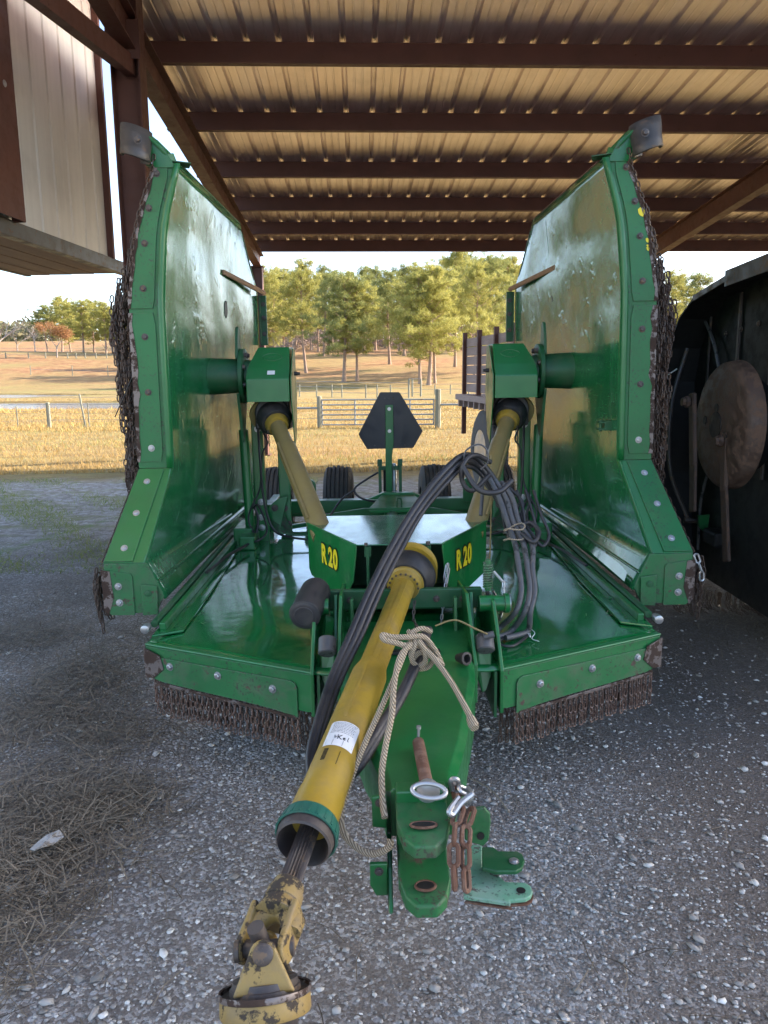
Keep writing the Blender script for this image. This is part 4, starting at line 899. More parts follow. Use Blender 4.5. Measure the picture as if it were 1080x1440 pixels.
    for i in range(9):
        q=Vector((s*(1.41+rg.uniform(0,.05)),3.46+rg.uniform(0,.1),.74-rg.uniform(0,.06))); c.chain([q,q+Vector((s*rg.uniform(-.01,.03),0,-.10)),q+Vector((s*rg.uniform(-.05,.02),0,-.22-rg.uniform(0,.07)))],.036,.021,.0036,rg.uniform(0,1.5))
    o=P(c,'hanging_wing_chains','darkchain',wd); o['kind']='stuff'
    if s>0:
        c=MB(); c.chain([Vector((1.405,3.44,.76)),Vector((1.44,3.43,.66)),Vector((1.435,3.43,.60))],.055,.032,.005,.3); P(c,'bright_end_links','zinc',wd)
        mb=MB(); q=onw(3.95,1.335,.02); mb.box(q,(.05,.05,.05)); mb.box(q+Vector((-.03,0,.018)),(.05,.045,.01)); mb.box(q+Vector((-.03,0,-.018)),(.05,.045,.01)); mb.lathe(q+Vector((-.04,0,-.03)),q+Vector((-.04,0,.03)),[(0,.009),(.06,.009)],10); P(mb,'latch_clevis','dull',wd,.002)
        for (za,wq,hq) in ((2.37,.016,.022),(2.24,.009,.012),(2.215,.007,.006),(2.20,.008,.010)):
            mb=MB(); q=fl(za,.105 if za>2.3 else .12,-.0075); mb.plate([q+Vector((math.cos(k)*wq*(1+.25*math.sin(3*k)),0,math.sin(k)*hq*(1+.3*math.cos(2*k+1)))) for k in np.linspace(0,6.0,10)],.001,(0,-1,0)); P(mb,'yellow_paint_spot','decalyellow',wd)
    else:
        mb=MB(); mb.bar(fl(1.63,.16,0),fl(1.63,.16,0)+Vector((-.11,.02,-.20)),.006,.004); mb.bar(fl(1.63,.16,0),fl(1.63,.16,0)+Vector((.02,.02,.012)),.006,.004); P(mb,'cable_tie_tail','rubber',wd)
    return wd
wingL=make_wing(-1); wingR=make_wing(1)
# ---- wing gearboxes, shafts, lift linkage
def lath(a,b,prof,mat,name,parent,n=28,cap=True,smooth=True):
    mb=MB(); mb.lathe(a,b,prof,n,cap); return P(mb,name,mat,parent,0,smooth)
for s in (-1,1):
    g=MB(); X0,X1=.595,.845
    prof=[(4.40,1.472),(4.40,1.602),(4.455,1.668),(4.56,1.785),(4.70,1.785),(4.74,1.70),(4.74,1.472)]
    ins=[0,0,.0,.035,.035,.0,0]
    vs=[(s*X0,y,z) for (y,z),i in zip(prof,ins)]+[(s*(X1-i*1.6),y,z) for (y,z),i in zip(prof,ins)]
    vs[3]=(s*(X0+.01),4.56,1.785); n=len(prof)
    g.add(vs,[tuple(range(n)),tuple(range(2*n-1,n-1,-1))]+[(i,n+i,n+(i+1)%n,(i+1)%n) for i in range(n-1)]); gb=P(g,'wing_gearbox_hood','green',MW,.006,False,3)
    bpy.context.view_layer.update()
    mb=MB(); mb.plate([(s*.588,4.40,1.61),(s*.588,4.56,1.775),(s*.588,4.66,1.775),(s*.588,4.70,1.50),(s*.588,4.60,1.25),(s*.588,4.50,1.20),(s*.588,4.40,1.47)],.006,(-s,0,0)); P(mb,'side_guard','green',gb,.002)
    mb=MB(); mb.lathe((s*.575,4.5,1.63),(s*.55,4.5,1.63),[(0,.012),(.02,.012),(.02,.008),(.035,.008)],10); P(mb,'latch_knob','rubber',gb)
    mb=MB(); mb.box((s*.72,4.72,1.40),(.21,.34,.2)); mb.lathe((s*.72,4.56,1.40),(s*.72,4.4,1.40),[(0,.1),(.05,.1)],24); P(mb,'cavity_shade_box','rubber',gb,.01)  # black box stands in for the dark cavity below the hood
    # badge plate and white sticker
    fn=Vector((0,-.765,.643)).normalized() 
    if s<0:
        q=Vector((-.70,4.428,1.636))-Vector((0,-.0,0)); f2=Vector((0,-.768,.64)); u2=Vector((0,.64,.768))
        mb=MB(); mb.plate([q+Vector((-.022,0,0))-u2*.014+f2*.002,q+Vector((.022,0,0))-u2*.014+f2*.002,q+Vector((.022,0,0))+u2*.014+f2*.002,q+Vector((-.022,0,0))+u2*.014+f2*.002],.001,f2); P(mb,'white_sticker','paper',gb)
    f3=Vector((0,-.744,.668)); u3=Vector((0,.668,.744)); q=Vector((s*.70,4.508,1.7265))
    mb=MB(); mb.tube([q+f3*.001+Vector((math.cos(k)*.045*(abs(math.cos(k))+.8)*.7,0,0))+u3*(math.sin(k)*.03) for k in np.linspace(0,2*math.pi,25)],.0016,5); mb.tube([q+Vector((-.02,0,0))+u3*-.01,q+Vector((-.005,0,0))+u3*.008,q+Vector((.006,0,0)),q+Vector((.02,0,0))+u3*.012],.0015,5); P(mb,'embossed_mark','green',gb)
    # flange to the wing
    fl_=lath((s*.875,4.62,1.62),(s*1.2,4.62,1.62),[(0,.155),(.004,.162),(.026,.162),(.03,.155)],'dull','mounting_flange',gb,32)
    lath((s*.80,4.62,1.62),(s*1.2,4.62,1.62),[(0,.09),(.06,.095),(.085,.10),(.3,.11)],'dull','gearbox_neck',gb,28)
    for k in range(8):
        q=2*math.pi*(k+.5)/8; mb=MB(); mb.bolt((s*.875,4.62+.132*math.cos(q),1.62+.132*math.sin(q)),(-s,0,0),.014,.016); P(mb,'bolt','oldsteel',gb)
    mb=MB(); mb.plate([(s*.905,4.70,1.70),(s*.905,4.52,1.72),(s*.905,4.55,1.84),(s*.905,4.575,1.90),(s*.905,4.60,1.91),(s*.905,4.63,1.89),(s*.905,4.64,1.80)],.016,(s,0,0)); P(mb,'lifting_lug','dull',gb,.003)
    mb=MB(); mb.plate([(s*.90,4.48,1.52),(s*.90,4.78,1.52),(s*.90,4.62,1.24),(s*.90,4.57,1.22)],.016,(s,0,0)); P(mb,'lower_web_plate','dull',gb,.003)
    # drive shaft to the wing
    A=Vector((s*.712,4.56,1.375)); Bq=Vector((s*.405,3.74,.885)); d=(Bq-A).normalized(); C=A+d*.10
    sh=MB(); L=(Bq-A).length+.12
    sh.lathe(A+d*.06,Bq,[(0,.045),(.05,.047),(.26,.047),(.262,.055),(L-.06,.055)],28); sf=P(sh,'wing_drive_shaft','khaki',MW,0,True)
    sh=MB(); sh.bar(A+d*.33+Vector((s*.045,-.030,.03)),Bq+Vector((s*.045,-.03,.03)),.012,.008); P(sh,'shaft_rib','khaki',sf)
    lath(A-d*.03,Bq,[(0,.102),(.03,.108),(.07,.105),(.10,.085),(.102,.06)],'rubber','rubber_bell',sf)
    lath(A+d*.055,Bq,[(0,.07),(.03,.072),(.055,.062),(.056,.05)],'yellow','yellow_collar',sf)
    lath(A-d*.055+Vector((s*.03,0,.0)),Bq,[(0,.10),(.01,.112),(.03,.112)],'khaki','bell_ring',sf)
    c=MB(); q=A+d*.10+Vector((s*.05,-.06,-.02)); c.chain([q,q+Vector((.005,0,-.10))],.02,.012,.0022,.2,4,7); P(c,'safety_chain','oldsteel',sf)
    # lift cylinder, link and sector plate
    mb=MB(); mb.box((s*.872,4.92,.93),(.075,.06,.84)); mb.box((s*.872,4.885,.62),(.11,.02,.18)); ln=P(mb,'lift_post','green',MW,.008)
    for z in (.63,.70,.80,1.28):
        mb=MB(); mb.bolt((s*.865,4.875 if z<.72 else 4.888,z),(0,-1,0),.015,.012); P(mb,'bolt','zinc',ln)
    mb=MB(); mb.box((s*.725,5.06,.86),(.075,.05,.62)); p2=P(mb,'link_post','green',MW,.006)
    mb=MB(); mb.plate([(s*.77,5.0,.56)]+[(s*(.70+.17*math.sin(q)),5.0,.60+.22*math.cos(q)) for q in np.linspace(0,1.6,8)]+[(s*.69,5.0,.56)],.014,(0,-1,0)); P(mb,'sector_plate','green',p2,.002)
    for (xx,zz) in ((.79,.74),(.73,.73),(.705,.62)):
        mb=MB(); mb.bolt((s*xx,4.985 if xx>.74 else 5.03,zz),(0,-1,0),.016,.01); P(mb,'bolt','oldsteel',p2)
    lath((s*.93,4.80,.66),(s*.95,4.84,1.3),[(0,.03),(.62,.03),(.63,.012)],'green','lift_cylinder',MW,18)
    mb=MB(); mb.box((s*.965,4.86,.60),(.12,.3,.12)); mb.box((s*.92,4.7,.585),(.10,.2,.09)); P(mb,'hinge_bracket','green',MW,.01)
    # thin black hoses round the linkage
    hp=smooth_path([(s*.855,4.84,1.30),(s*.845,4.80,1.1),(s*.835,4.80,.85),(s*.79,4.78,.66),(s*.70,4.74,.60),(s*.50,4.70,.58),(s*.3,4.75,.57)]); mb=MB(); mb.tube(hp,.008,7); P(mb,'thin_hose','hose',MW,0,True)
    hp=smooth_path([(s*.90,4.80,.80),(s*.87,4.76,.70),(s*.90,4.66,.59),(s*.98,4.3,.585),(s*1.02,3.9,.59)]); mb=MB(); mb.tube(hp,.009,7); P(mb,'thin_hose','hose',MW,0,True)
    hp=smooth_path([(s*.83,4.86,1.27),(s*.80,4.85,1.19),(s*.835,4.84,1.12),(s*.86,4.83,.9),(s*.93,4.75,.72),(s*.86,4.7,.585)]); mb=MB(); mb.tube(hp,.006,6); P(mb,'thin_hose','hose',MW,0,True)
    hp=smooth_path([(s*.95,4.7,.60),(s*.86,4.6,.60),(s*.80,4.66,.66),(s*.86,4.74,.80),(s*.90,4.78,.78)]); mb=MB(); mb.tube(hp,.007,6); P(mb,'thin_hose','hose',MW,0,True)
# ---- rear frame and wheels
mb=MB(); mb.box((0,5.85,.595),(2.1,.10,.10)); mb.box((-.9,5.7,.62),(.06,.5,.12)); mb.box((.9,5.7,.62),(.06,.5,.12)); axb=P(mb,'rear_frame_beam','green',MW,.008)
mb=MB(); mb.box((0,6.6,.42),(2.2,.09,.09)); mb.box((-.12,6.25,.5),(.06,.8,.06)); mb.box((.12,6.25,.5),(.06,.8,.06)); P(mb,'axle_tube','green',MW,.008)
for x in (-.437,.41,-1.0,.97):
    wr=MB(); prof_r=.41; wdd=.245
    c=Vector((x,6.6,.41)); prof=[(-wdd/2,.21),(-wdd/2-.004,.33),(-wdd*.45,.385),(-wdd*.38,.402)]
    for k in range(5):
        a0=-wdd*.38+wdd*.76*k/5; a1=-wdd*.38+wdd*.76*(k+1)/5; gg=(a1-a0)*.11; rr=.41-.006*abs(k-2)
        prof+=[(a0+gg,rr-.014),(a0+gg+.002,rr),(a1-gg-.002,rr),(a1-gg,rr-.014)]
    prof+=[(wdd*.38,.402),(wdd*.45,.385),(wdd/2+.004,.33),(wdd/2,.21)]
    wr.lathe(c,c+Vector((1,0,0)),prof,56,cap=False); w_=P(wr,'wheel','tyre',MW,0,True)
    lath(c,c+Vector((1,0,0)),[(-.11,.212),(-.1,.195),(-.03,.17),(-.02,.06),(.02,.06),(.03,.17),(.1,.195),(.11,.212)],'green','rim',w_)
for x in (.62,-.62):
    mb=MB(); mb.plate([(x-.045,5.78,.62),(x+.045,5.78,.62),(x+.045,5.78,.77)]+[(x+.045*math.cos(q),5.78,.77+.045*math.sin(q)) for q in np.linspace(.2,2.94,7)]+[(x-.045,5.78,.77)],.04,(0,1,0)); P(mb,'rear_lug','green',MW,.004)
# centre rear: small hood, sign bracket and sign
mb=MB(); mb.plate([(-.155,4.82,.745),(.235,4.82,.745),(.16,5.16,.775),(-.07,5.16,.775)],.012,(0,0,1)); mb.plate([(-.155,4.82,.745),(.235,4.82,.745),(.225,4.82,.725),(-.145,4.82,.725)],.01,(0,1,0)); mb.box((.04,5.0,.66),(.18,.28,.16)); rh=P(mb,'rear_gearcase_cover','green',MW,.003)
mb=MB(); mb.plate([(-.17,5.17,.755),(.26,5.17,.755),(.15,5.17,.80),(-.06,5.17,.80)],.05,(0,1,0)); P(mb,'cover_ridge','green',rh,.004)
mb=MB(); mb.tube([(.03,4.83,.758),(.03,4.83,.80),(.035,4.85,.815),(.055,4.85,.815),(.06,4.83,.80),(.06,4.83,.758)],.006,6); P(mb,'lift_eye','dull',rh)
mb=MB(); mb.box((0.0,3.95,.62),(.5,.35,.2)); mb.lathe((0,4.2,.70),(0,4.9,.70),[(0,.04),(.7,.04)],16); P(mb,'centre_gearcase','dull',MW,.02)
smx=.0
SMP=[(-.227,1.185),(-.213,1.155),(-.165,1.075),(.168,1.078),(.175,1.082),(.243,1.20),(.082,1.475),(.072,1.484),(-.058,1.486),(-.068,1.478)]
mb=MB(); mb.plate([(x,5.5,z) for x,z in SMP],.005,(0,1,0)); smv=P(mb,'slow_vehicle_sign','smv',MW,.001)
mb=MB(); mb.plate([(-.028,5.485,1.395),(.028,5.485,1.395),(.030,5.485,1.12),(.016,5.485,1.02),(.012,5.485,.72),(-.032,5.485,.72),(-.032,5.485,1.02),(-.030,5.485,1.12)],.010,(0,1,0)); stp=P(mb,'sign_strap','green',MW,.002)
for z in (1.365,1.205): 
    lath((0,5.485,z),(0,5.40,z),[(0,.013),(.004,.013),(.004,.006),(.008,.006)],'zinc','bolt',stp,12)
for (x,z) in ((-.03,1.44),(0,1.44),(.03,1.44),(-.11,1.10),(.11,1.10)):
    mb=MB(); mb.bolt((x,5.5,z),(0,-1,0),.004,.003); P(mb,'rivet','oldsteel',smv)
for sx in (-1,1):
    mb=MB(); mb.box((sx*.075,5.50,.82),(.022,.05,.26)); mb.box((sx*.075,5.52,.97),(.035,.035,.05)); mb.box((sx*.05,5.52,.93),(.05,.02,.03)); P(mb,'levelling_bracket','dull',MW,.003)
lath((.03,5.56,.75),(.03,5.56,.96),[(0,.02),(.2,.02),(.21,.012)],'zinc','levelling_rod',MW,14)
lath((-.035,5.56,.75),(-.035,5.56,.93),[(0,.016),(.18,.016)],'rubber','levelling_rod',MW,12)
for pth in ([(-.09,5.5,.9),(-.17,5.45,.86),(-.26,5.4,.80),(-.23,5.38,.74),(-.12,5.4,.70),(-.05,5.5,.70)],[(-.26,5.4,.79),(-.36,5.3,.73),(-.45,5.1,.62),(-.5,4.9,.56)],[(.25,5.3,.60),(.5,5.25,.60),(.8,5.1,.58)]):
    mb=MB(); mb.tube(smooth_path(pth),.008,7); P(mb,'thin_hose','hose',MW,0,True)
mb=MB(); mb.bar((-.75,5.2,.56),(-.25,5.35,.60),.03,.03); mb.bar((.75,5.2,.56),(.3,5.35,.60),.03,.03); mb.plate([(-.62,5.35,.60),(-.2,5.35,.66),(.28,5.35,.66),(.62,5.35,.60)],.02,(0,1,0)); P(mb,'rear_brace','green',MW,.005)
# ---- centre hood with model lettering
HZ=.885
TL,TR,BL,BR=Vector((-.197,3.20,HZ)),Vector((.185,3.20,HZ)),Vector((-.452,3.70,HZ)),Vector((.447,3.68,HZ))
mb=MB(); mb.plate([TL,TR,BR,Vector((.40,3.88,HZ)),Vector((-.40,3.88,HZ)),BL],.006,(0,0,1)); hood=P(mb,'gearbox_hood','deck',MW,.003)
def hoodtop():
    a=N('pale_mottled_hood_top'); h=a.ramp(a.noise(11,8,.72,a.vec((1,.35,1))),[(.40,0.),(.68,1.)]); f=a.ramp(a.noise(50,5,.8,a.vec((1,.2,1))),[(.6,0.),(.72,1.)])
    b=a.mix(a.math('MULTIPLY',h,.5),(.012,.12,.04),(.20,.25,.24)); b=a.mix(a.math('MULTIPLY',f,.5),b,(.05,.06,.05)); a.col(b); a.rough(a.math('ADD',a.math('MULTIPLY',h,.15),.13)); a.coat(.6,.1); a.bump(a.noise(5,4),.15,.02); return a.m  # bluish pale mottling mixed over the green
hood.data.materials.clear(); hood.data.materials.append(hoodtop())
for s,A,Bk,tip,nn_ in ((-1,TL,BL,Vector((-.263,3.33,.612)),None),(1,TR,BR,Vector((.256,3.335,.612)),None)):
    lowb=Vector((Bk.x,Bk.y,.628)); tip=A+(Bk-A)*.265; tip.z=.592; mb=MB()
    d=(Bk-A).normalized(); n=Vector((d.y,-d.x,0)); n=n if n.y<0 else -n
    e=A+d*.012
    mb.plate([A-Vector((0,0,.0)),Bk,lowb+Vector((0,0,.03)),lowb-d*.03,tip+Vector((0,0,0)),A.lerp(tip,.25)+Vector((0,0,-.10)),A-Vector((0,0,.02))],.007,-n)
    P(mb,'hood_side_panel','green',hood,.004)
    mb=MB(); mb.bar(A+Vector((0,0,.004)),Bk+Vector((0,0,.004)),.012,.010); P(mb,'hood_edge','green',hood,.004)
    # lettering
    for kind,off,mt,o2 in (('letter_outline',.0085,'decalblack',.0035),('letters',0.0,'decalyellow',.0048)):
        cu=bpy.data.curves.new('t','FONT'); cu.body='R'; objs=[]
        xcur=0
        tobj=[]
        for ch,x_ in (('R',0),('2',.86),('0',1.42)):
            cu=bpy.data.curves.new('t','FONT'); cu.body=ch; cu.size=1; cu.offset=.045+ (0.055 if kind=='letter_outline' else 0); cu.extrude=.0; 
            to=bpy.data.objects.new('t',cu); COL.objects.link(to); bpy.context.view_layer.update()
            me=bpy.data.meshes.new_from_object(to.evaluated_get(bpy.context.evaluated_depsgraph_get())); bpy.data.objects.remove(to)
            w_={'R':1.0,'2':1.0,'0':1.0}[ch]
            tobj.append((me,x_))
        # bake into mower frame
        sz=.125; mid=A.lerp(Bk,.50 if s<0 else .44)+Vector((0,0,-.150))
        right=(-d if s<0 else d); wtot=2.02*sz*.78
        for me,x_ in tobj:
            ink=MB(); vs=[]
            for v in me.vertices:
                q=mid+right*((v.co.x+x_)*sz*.78-wtot/2)+Vector((0,0,v.co.y*sz))+n*o2; vs.append(q)
            ink.add(vs,[tuple(p.vertices) for p in me.polygons]); nm={'letters':'model_letter','letter_outline':'letter_outline'}[kind]
            P(ink,nm,mt,hood)
# recess behind the hood
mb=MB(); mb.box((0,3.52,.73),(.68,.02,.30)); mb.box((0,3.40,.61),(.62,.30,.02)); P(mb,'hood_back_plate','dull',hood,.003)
for x in (-.145,.118):
    mb=MB(); mb.box((x,3.27,.76),(.014,.12,.24)); mb.box((x,3.22,.855),(.03,.014,.05)); P(mb,'shield_bracket','dull',hood,.003)
lath((-.152,3.205,.885),(-.152,3.205,.90),[(0,.008),(.012,.008)],'oldsteel','pin',hood,10); lath((.12,3.205,.885),(.12,3.205,.90),[(0,.010),(.014,.010)],'oldsteel','pin',hood,10)
# ---- A-frame and tongue
for s in (-1,1):
    x=s*.345
    mb=MB(); mb.plate([(x,2.615,ZD+.0),(x,2.615,.37),(x,3.3,.37),(x,3.3,.60),(x,3.02,.70),(x,2.90,.745),(x,2.84,.74),(x,2.72,.64)],.014,(s,0,0)); P(mb,'hitch_frame_plate','green',MW,.003)
    mb=MB(); mb.plate([(s*.245,2.60,.57),(s*.245,2.60,.42),(s*.245,3.2,.42),(s*.245,3.2,.72),(s*.245,2.88,.76)],.014,(s,0,0)); mb_o=P(mb,'inner_frame_plate','green',MW,.003)
    lath((s*.30,2.88,.715),(s*.425,2.88,.715),[(0,.032),(.10,.032),(.101,.040),(.118,.040),(.121,.036)],'green','pivot_tube',MW,22)
    lath((s*.418,2.88,.715),(s*.43,2.88,.715),[(0,.036),(.006,.036)],'zinc','pivot_cap',MW,22)
    mb=MB(); mb.plate([(s*.265,2.70,.62),(s*.325,2.70,.62),(s*.325,2.68,.50),(s*.30,2.66,.44),(s*.285,2.66,.43),(s*.265,2.68,.50)],.03,(0,1,0)); bu=P(mb,'stop_bracket','green',MW,.006)
    lath((s*.297,2.66,.600),(s*.297,2.72,.66),[(0,.030),(.004,.034),(.06,.034),(.064,.030)],'greyhose','rubber_stop',MW,18)
    mb=MB(); mb.bar((s*.275,2.95,.74),(s*.275,2.80,.45),.03,.014,(1,0,0)); mb.bar((s*.21,2.93,.73),(s*.21,2.90,.50),.014,.04); P(mb,'brace_bar','green',MW,.003)
mb=MB(); mb.box((0.0,3.02,.70),(.66,.03,.085)); mb.box((0,3.06,.655),(.66,.05,.02)); P(mb,'cross_member','dull',MW,.006)
for x in (-.22,-.06,.14,.25):
    mb=MB(); mb.bolt((x,3.004,.70),(0,-1,0),.010,.009); P(mb,'bolt','oldsteel',MW)
# tongue: a box beam narrowing to the clevis
SEC=[(3.02,.285,.60),(2.75,.262,.595),(2.46,.232,.585),(2.20,.180,.575),(2.05,.150,.57),(1.88,.105,.562),(1.80,.092,.56)]
mb=MB(); vs=[]
for y,hw,z in SEC:
    b=.40+(.02 if y<2 else 0); c_=.022
    vs+=[(-hw,y,b),(-hw,y,z-c_),(-hw+c_,y,z),(hw-c_,y,z),(hw,y,z-c_),(hw,y,b)]
n=len(SEC); fs=[]
for i in range(n-1):
    for k in range(6): fs.append((i*6+k,i*6+(k+1)%6,(i+1)*6+(k+1)%6,(i+1)*6+k))
fs+=[tuple(range(5,-1,-1)),tuple((n-1)*6+k for k in range(6))]
mb.add(vs,fs); tong=P(mb,'tongue','green',MW,.004,False,3)
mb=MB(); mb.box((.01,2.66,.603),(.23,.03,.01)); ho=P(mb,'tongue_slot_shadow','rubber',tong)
lath((.20,2.555,.615),(.225,2.52,.625),[(-.03,.014),(0,.022),(.02,.024),(.021,.015),(.0,.014)],'rubber','hose_plug',tong,18,False)
# clevis jaws
def jaw(z,y1,hw,nm):
    mb=MB(); mb.plate([(-hw,1.81,z),(-hw,y1+.085,z-.012),(-hw*.78,y1+.03,z-.02),(-hw*.40,y1,z-.022),(hw*.40,y1,z-.022),(hw*.78,y1+.03,z-.02),(hw,y1+.085,z-.012),(hw,1.81,z)],.034,(0,0,-1)); return P(mb,nm,'worn',MW,.006,False,3)
ja=jaw(.545,1.605,.066,'upper_clevis_jaw'); jb=jaw(.425,1.555,.064,'lower_clevis_jaw')
mb=MB(); mb.box((0,1.79,.49),(.13,.05,.16)); P(mb,'clevis_block','green',MW,.004)
for (j,y0,z,a,b) in ((ja,1.672,.5365,.032,.013),(jb,1.612,.4135,.024,.017)):
    mb=MB(); mb.tube([(a*math.cos(q),y0+b*math.sin(q),z) for q in np.linspace(0,2*math.pi,29)],.0035,6,False); P(mb,'hole_rim','rust',j,0,True)
    mb=MB(); mb.plate([(a*math.cos(q),y0+b*math.sin(q),z+.001) for q in np.linspace(0,2*math.pi,28)[:-1]],.001,(0,0,1)); P(mb,'pin_hole_shade','blackdeck',j)  # black disc painted for the darkness inside the hole
mb=MB(); mb.plate([(-.078,1.80,.555),(-.078,1.80,.43),(-.078,1.70,.40),(-.078,1.62,.33),(-.078,1.80,.33)],.012,(-1,0,0)); mb.plate([(-.128,1.795,.545),(-.09,1.795,.55),(-.09,1.795,.455),(-.128,1.795,.46)],.012,(0,-1,0)); P(mb,'left_cheek_plate','green',MW,.003)
mb=MB(); mb.plate([(-.135,1.70,.42),(-.09,1.70,.42),(-.09,1.70,.33),(-.12,1.70,.33),(-.135,1.70,.36)],.012,(0,-1,0)); P(mb,'left_lower_lug','green',MW,.003)
for p_ in ((-.108,1.783,.53),(-.112,1.688,.40)):
    mb=MB(); mb.bolt(p_,(0,-1,0),.008,.007); P(mb,'bolt','oldsteel',MW)
zq=lambda x,y:(400+x/2.842,960+y/2.842)
def BP(a_,b_,**k): return B(*zq(a_,b_),**k)
mb=MB(); mb.plate([BP(722,512,y=1.74),BP(800,500,y=1.74),BP(822,525,y=1.74),BP(825,560,y=1.74),BP(818,630,y=1.74),BP(795,655,y=1.74),BP(722,632,y=1.74)],.012,(0,1,0)); rp=P(mb,'right_cheek_plate','worn',MW,.003)
q=BP(784,612,y=1.738); mb=MB(); mb.plate([q+Vector((.010*math.cos(k),-.001,.011*math.sin(k))) for k in np.linspace(0,6.0,14)],.001,(0,-1,0)); P(mb,'bolt_hole_shade','blackdeck',rp)  # black disc in place of a shaded hole through the plate
br_=[BP(*t,z=.36) for t in ((725,640),(790,650),(790,735),(848,762),(885,795),(960,797),(985,812),(992,832),(985,850),(965,862),(900,868),(905,880),(715,852))]
mb=MB(); mb.plate(br_,.012,(0,0,-1)); pb=P(mb,'pale_hose_bracket','pale',MW,.003)
mb=MB(); mb.plate([v+Vector((.002,-.003,-.014)) for v in br_[3:]],.004,(0,0,-1)); P(mb,'bracket_underside','rust',pb)
q=BP(945,830,z=.3615); mb=MB(); mb.plate([q+Vector((.0115*math.cos(k),.011*math.sin(k),0)) for k in np.linspace(0,6.0,14)],.001,(0,0,1)); P(mb,'bolt_hole_shade','blackdeck',pb)  # black disc gives the bracket hole its shade
bd=[BP(*t,z=.40) for t in ((790,655),(835,655),(855,672),(930,672),(952,685),(960,708),(950,738),(925,752),(850,752),(790,738))]
mb=MB(); mb.plate(bd,.012,(0,0,-1)); dbk=P(mb,'dark_hose_bracket','dull',MW,.003)
q=BP(918,714,z=.4015); mb=MB(); mb.bolt(q,(0,0,1),.009,.006); P(mb,'bolt','zinc',dbk)
# ---- main drive line
PS=B(577,803,y=3.17); PM=B(531,930,y=2.35); PE=B(432,1172,y=1.655); dv_=(PE-PS).normalized()
PM=PS.lerp(PE,(PS.y-PM.y)/(PS.y-PE.y)); LT=(PE-PS).length
sh=MB(); sh.lathe(PS,PE,[(.14,.046),(.52*LT-.02,.047),(.55*LT-.005,.059),(LT-.13,.060),(LT-.128,.0625),(LT-.045,.064),(LT-.03,.066)],36)
main=P(sh,'main_drive_shaft','yellow',MW,0,True)
# bent-sheet ribs on the inner tube
x_=Vector((0,0,1)).cross(dv_).normalized(); up_=dv_.cross(x_) ; up_=up_ if up_.z>0 else -up_
mb=MB(); mb.bar(PS+dv_*.2+up_*.047+x_*.014,PS+dv_*(.54*LT)+up_*.047+x_*.014,.020,.006,up_); P(mb,'shield_rib','yellow',main,.002)
mb=MB(); mb.bar(PS+dv_*(.56*LT)+up_*.0595+x_*.0,PS+dv_*(LT-.40)+up_*.0600,.012,.002,up_); P(mb,'shield_rib','yellow',main,.001)
pr_=[]
for k in range(5): pr_+=[(-.045+k*.018,.104+.003*k),(-.037+k*.018,.113+.002*k)]
mb=MB(); mb.lathe(PS+dv_*-.02,PE,pr_,40); P(mb,'ribbed_yellow_cone','yellow',main,0,True)
lath(PS,PE,[(.035,.114),(.05,.119),(.085,.117),(.11,.106),(.13,.088)],'rubber','rubber_bell',main,40)
lath(PS,PE,[(.105,.076),(.11,.081),(.14,.079),(.145,.070),(.17,.062),(.172,.045)],'yellow','yellow_collar',main,36)
for k in range(18):
    q=2*math.pi*k/18; c0=PS+dv_*.168+(x_*math.cos(q)+up_*math.sin(q))*.061
    if k%1==0 and math.sin(q)>-.3: 
        mb=MB(); mb.tube([c0,c0+dv_*.006],.005,6); P(mb,'collar_notch','oldsteel',main)
# teal collar and open end
mb=MB(); prof=[(LT-.035,.066),(LT-.03,.073),(LT-.005,.077),(LT+.012,.078),(LT+.013,.074),(LT-.02,.066)]; mb.lathe(PS,PE,prof,44,False)
for k in range(22):
    q=2*math.pi*k/22; c0=(x_*math.cos(q)+up_*math.sin(q)); mb.bar(PS+dv_*(LT-.028)+c0*.072,PS+dv_*(LT+.008)+c0*.078,.006,.004,c0)
P(mb,'teal_collar','teal',main,0,True)
mb=MB(); mb.lathe(PS,PE,[(LT-.02,.066),(LT+.010,.072),(LT+.034,.069),(LT+.038,.064),(LT+.03,.060),(LT+.0,.058),(LT-.04,.045)],40,False); P(mb,'dark_end_cone','endcone',main,0,True)
# splined inner shaft, yokes, coupling ring
S0=PE-dv_*.10; S1=B(404,1250,y=1.515); ds=(S1-PE).normalized()
mb=MB(); NS=20; vs=[]; 
for j,tt in enumerate((0,1)):
    c0=S0.lerp(S1,tt)
    ex=Vector((0,0,1)).cross(ds).normalized(); ey=ds.cross(ex)
    for k in range(NS*2):
        q=math.pi*k/NS; r_=.0255 if k%2 else .0205; vs.append(c0+(ex*math.cos(q)+ey*math.sin(q))*r_)
mb.add(vs,[(k,(k+1)%(NS*2),NS*2+(k+1)%(NS*2),NS*2+k) for k in range(NS*2)]); P(mb,'splined_shaft','oldsteel',main)
XC0=B(370,1338,y=1.365); dj=(XC0-S1).normalized(); S2=XC0; 
def yoke(o,d,wdir,ln,hw,th,rad,mat,name,par,cap=None):
    "two ears either side of the axis, along d, apart along wdir"
    w2=d.cross(wdir).normalized(); m_=MB()
    for s in (-1,1):
        pts=[]; c0=o+wdir*s*hw
        pts=[c0-w2*rad*1.15-wdir*s*0,c0+w2*rad*1.15]
        e=c0+d*ln
        for q in np.linspace(0,math.pi,9): pts.append(e+w2*rad*math.cos(q)+d*rad*math.sin(q))
        m_.plate(pts,th,wdir*s)
    return P(m_,name,mat,par,.006,False,3)
ux=Vector((0,0,1)).cross(dj).normalized(); uz=dj.cross(ux); uz=uz if uz.z>0 else -uz
Q=Matrix.Rotation(R(12),3,dj); ux=Q@ux; uz=Q@uz
O1=S1+dj*.0
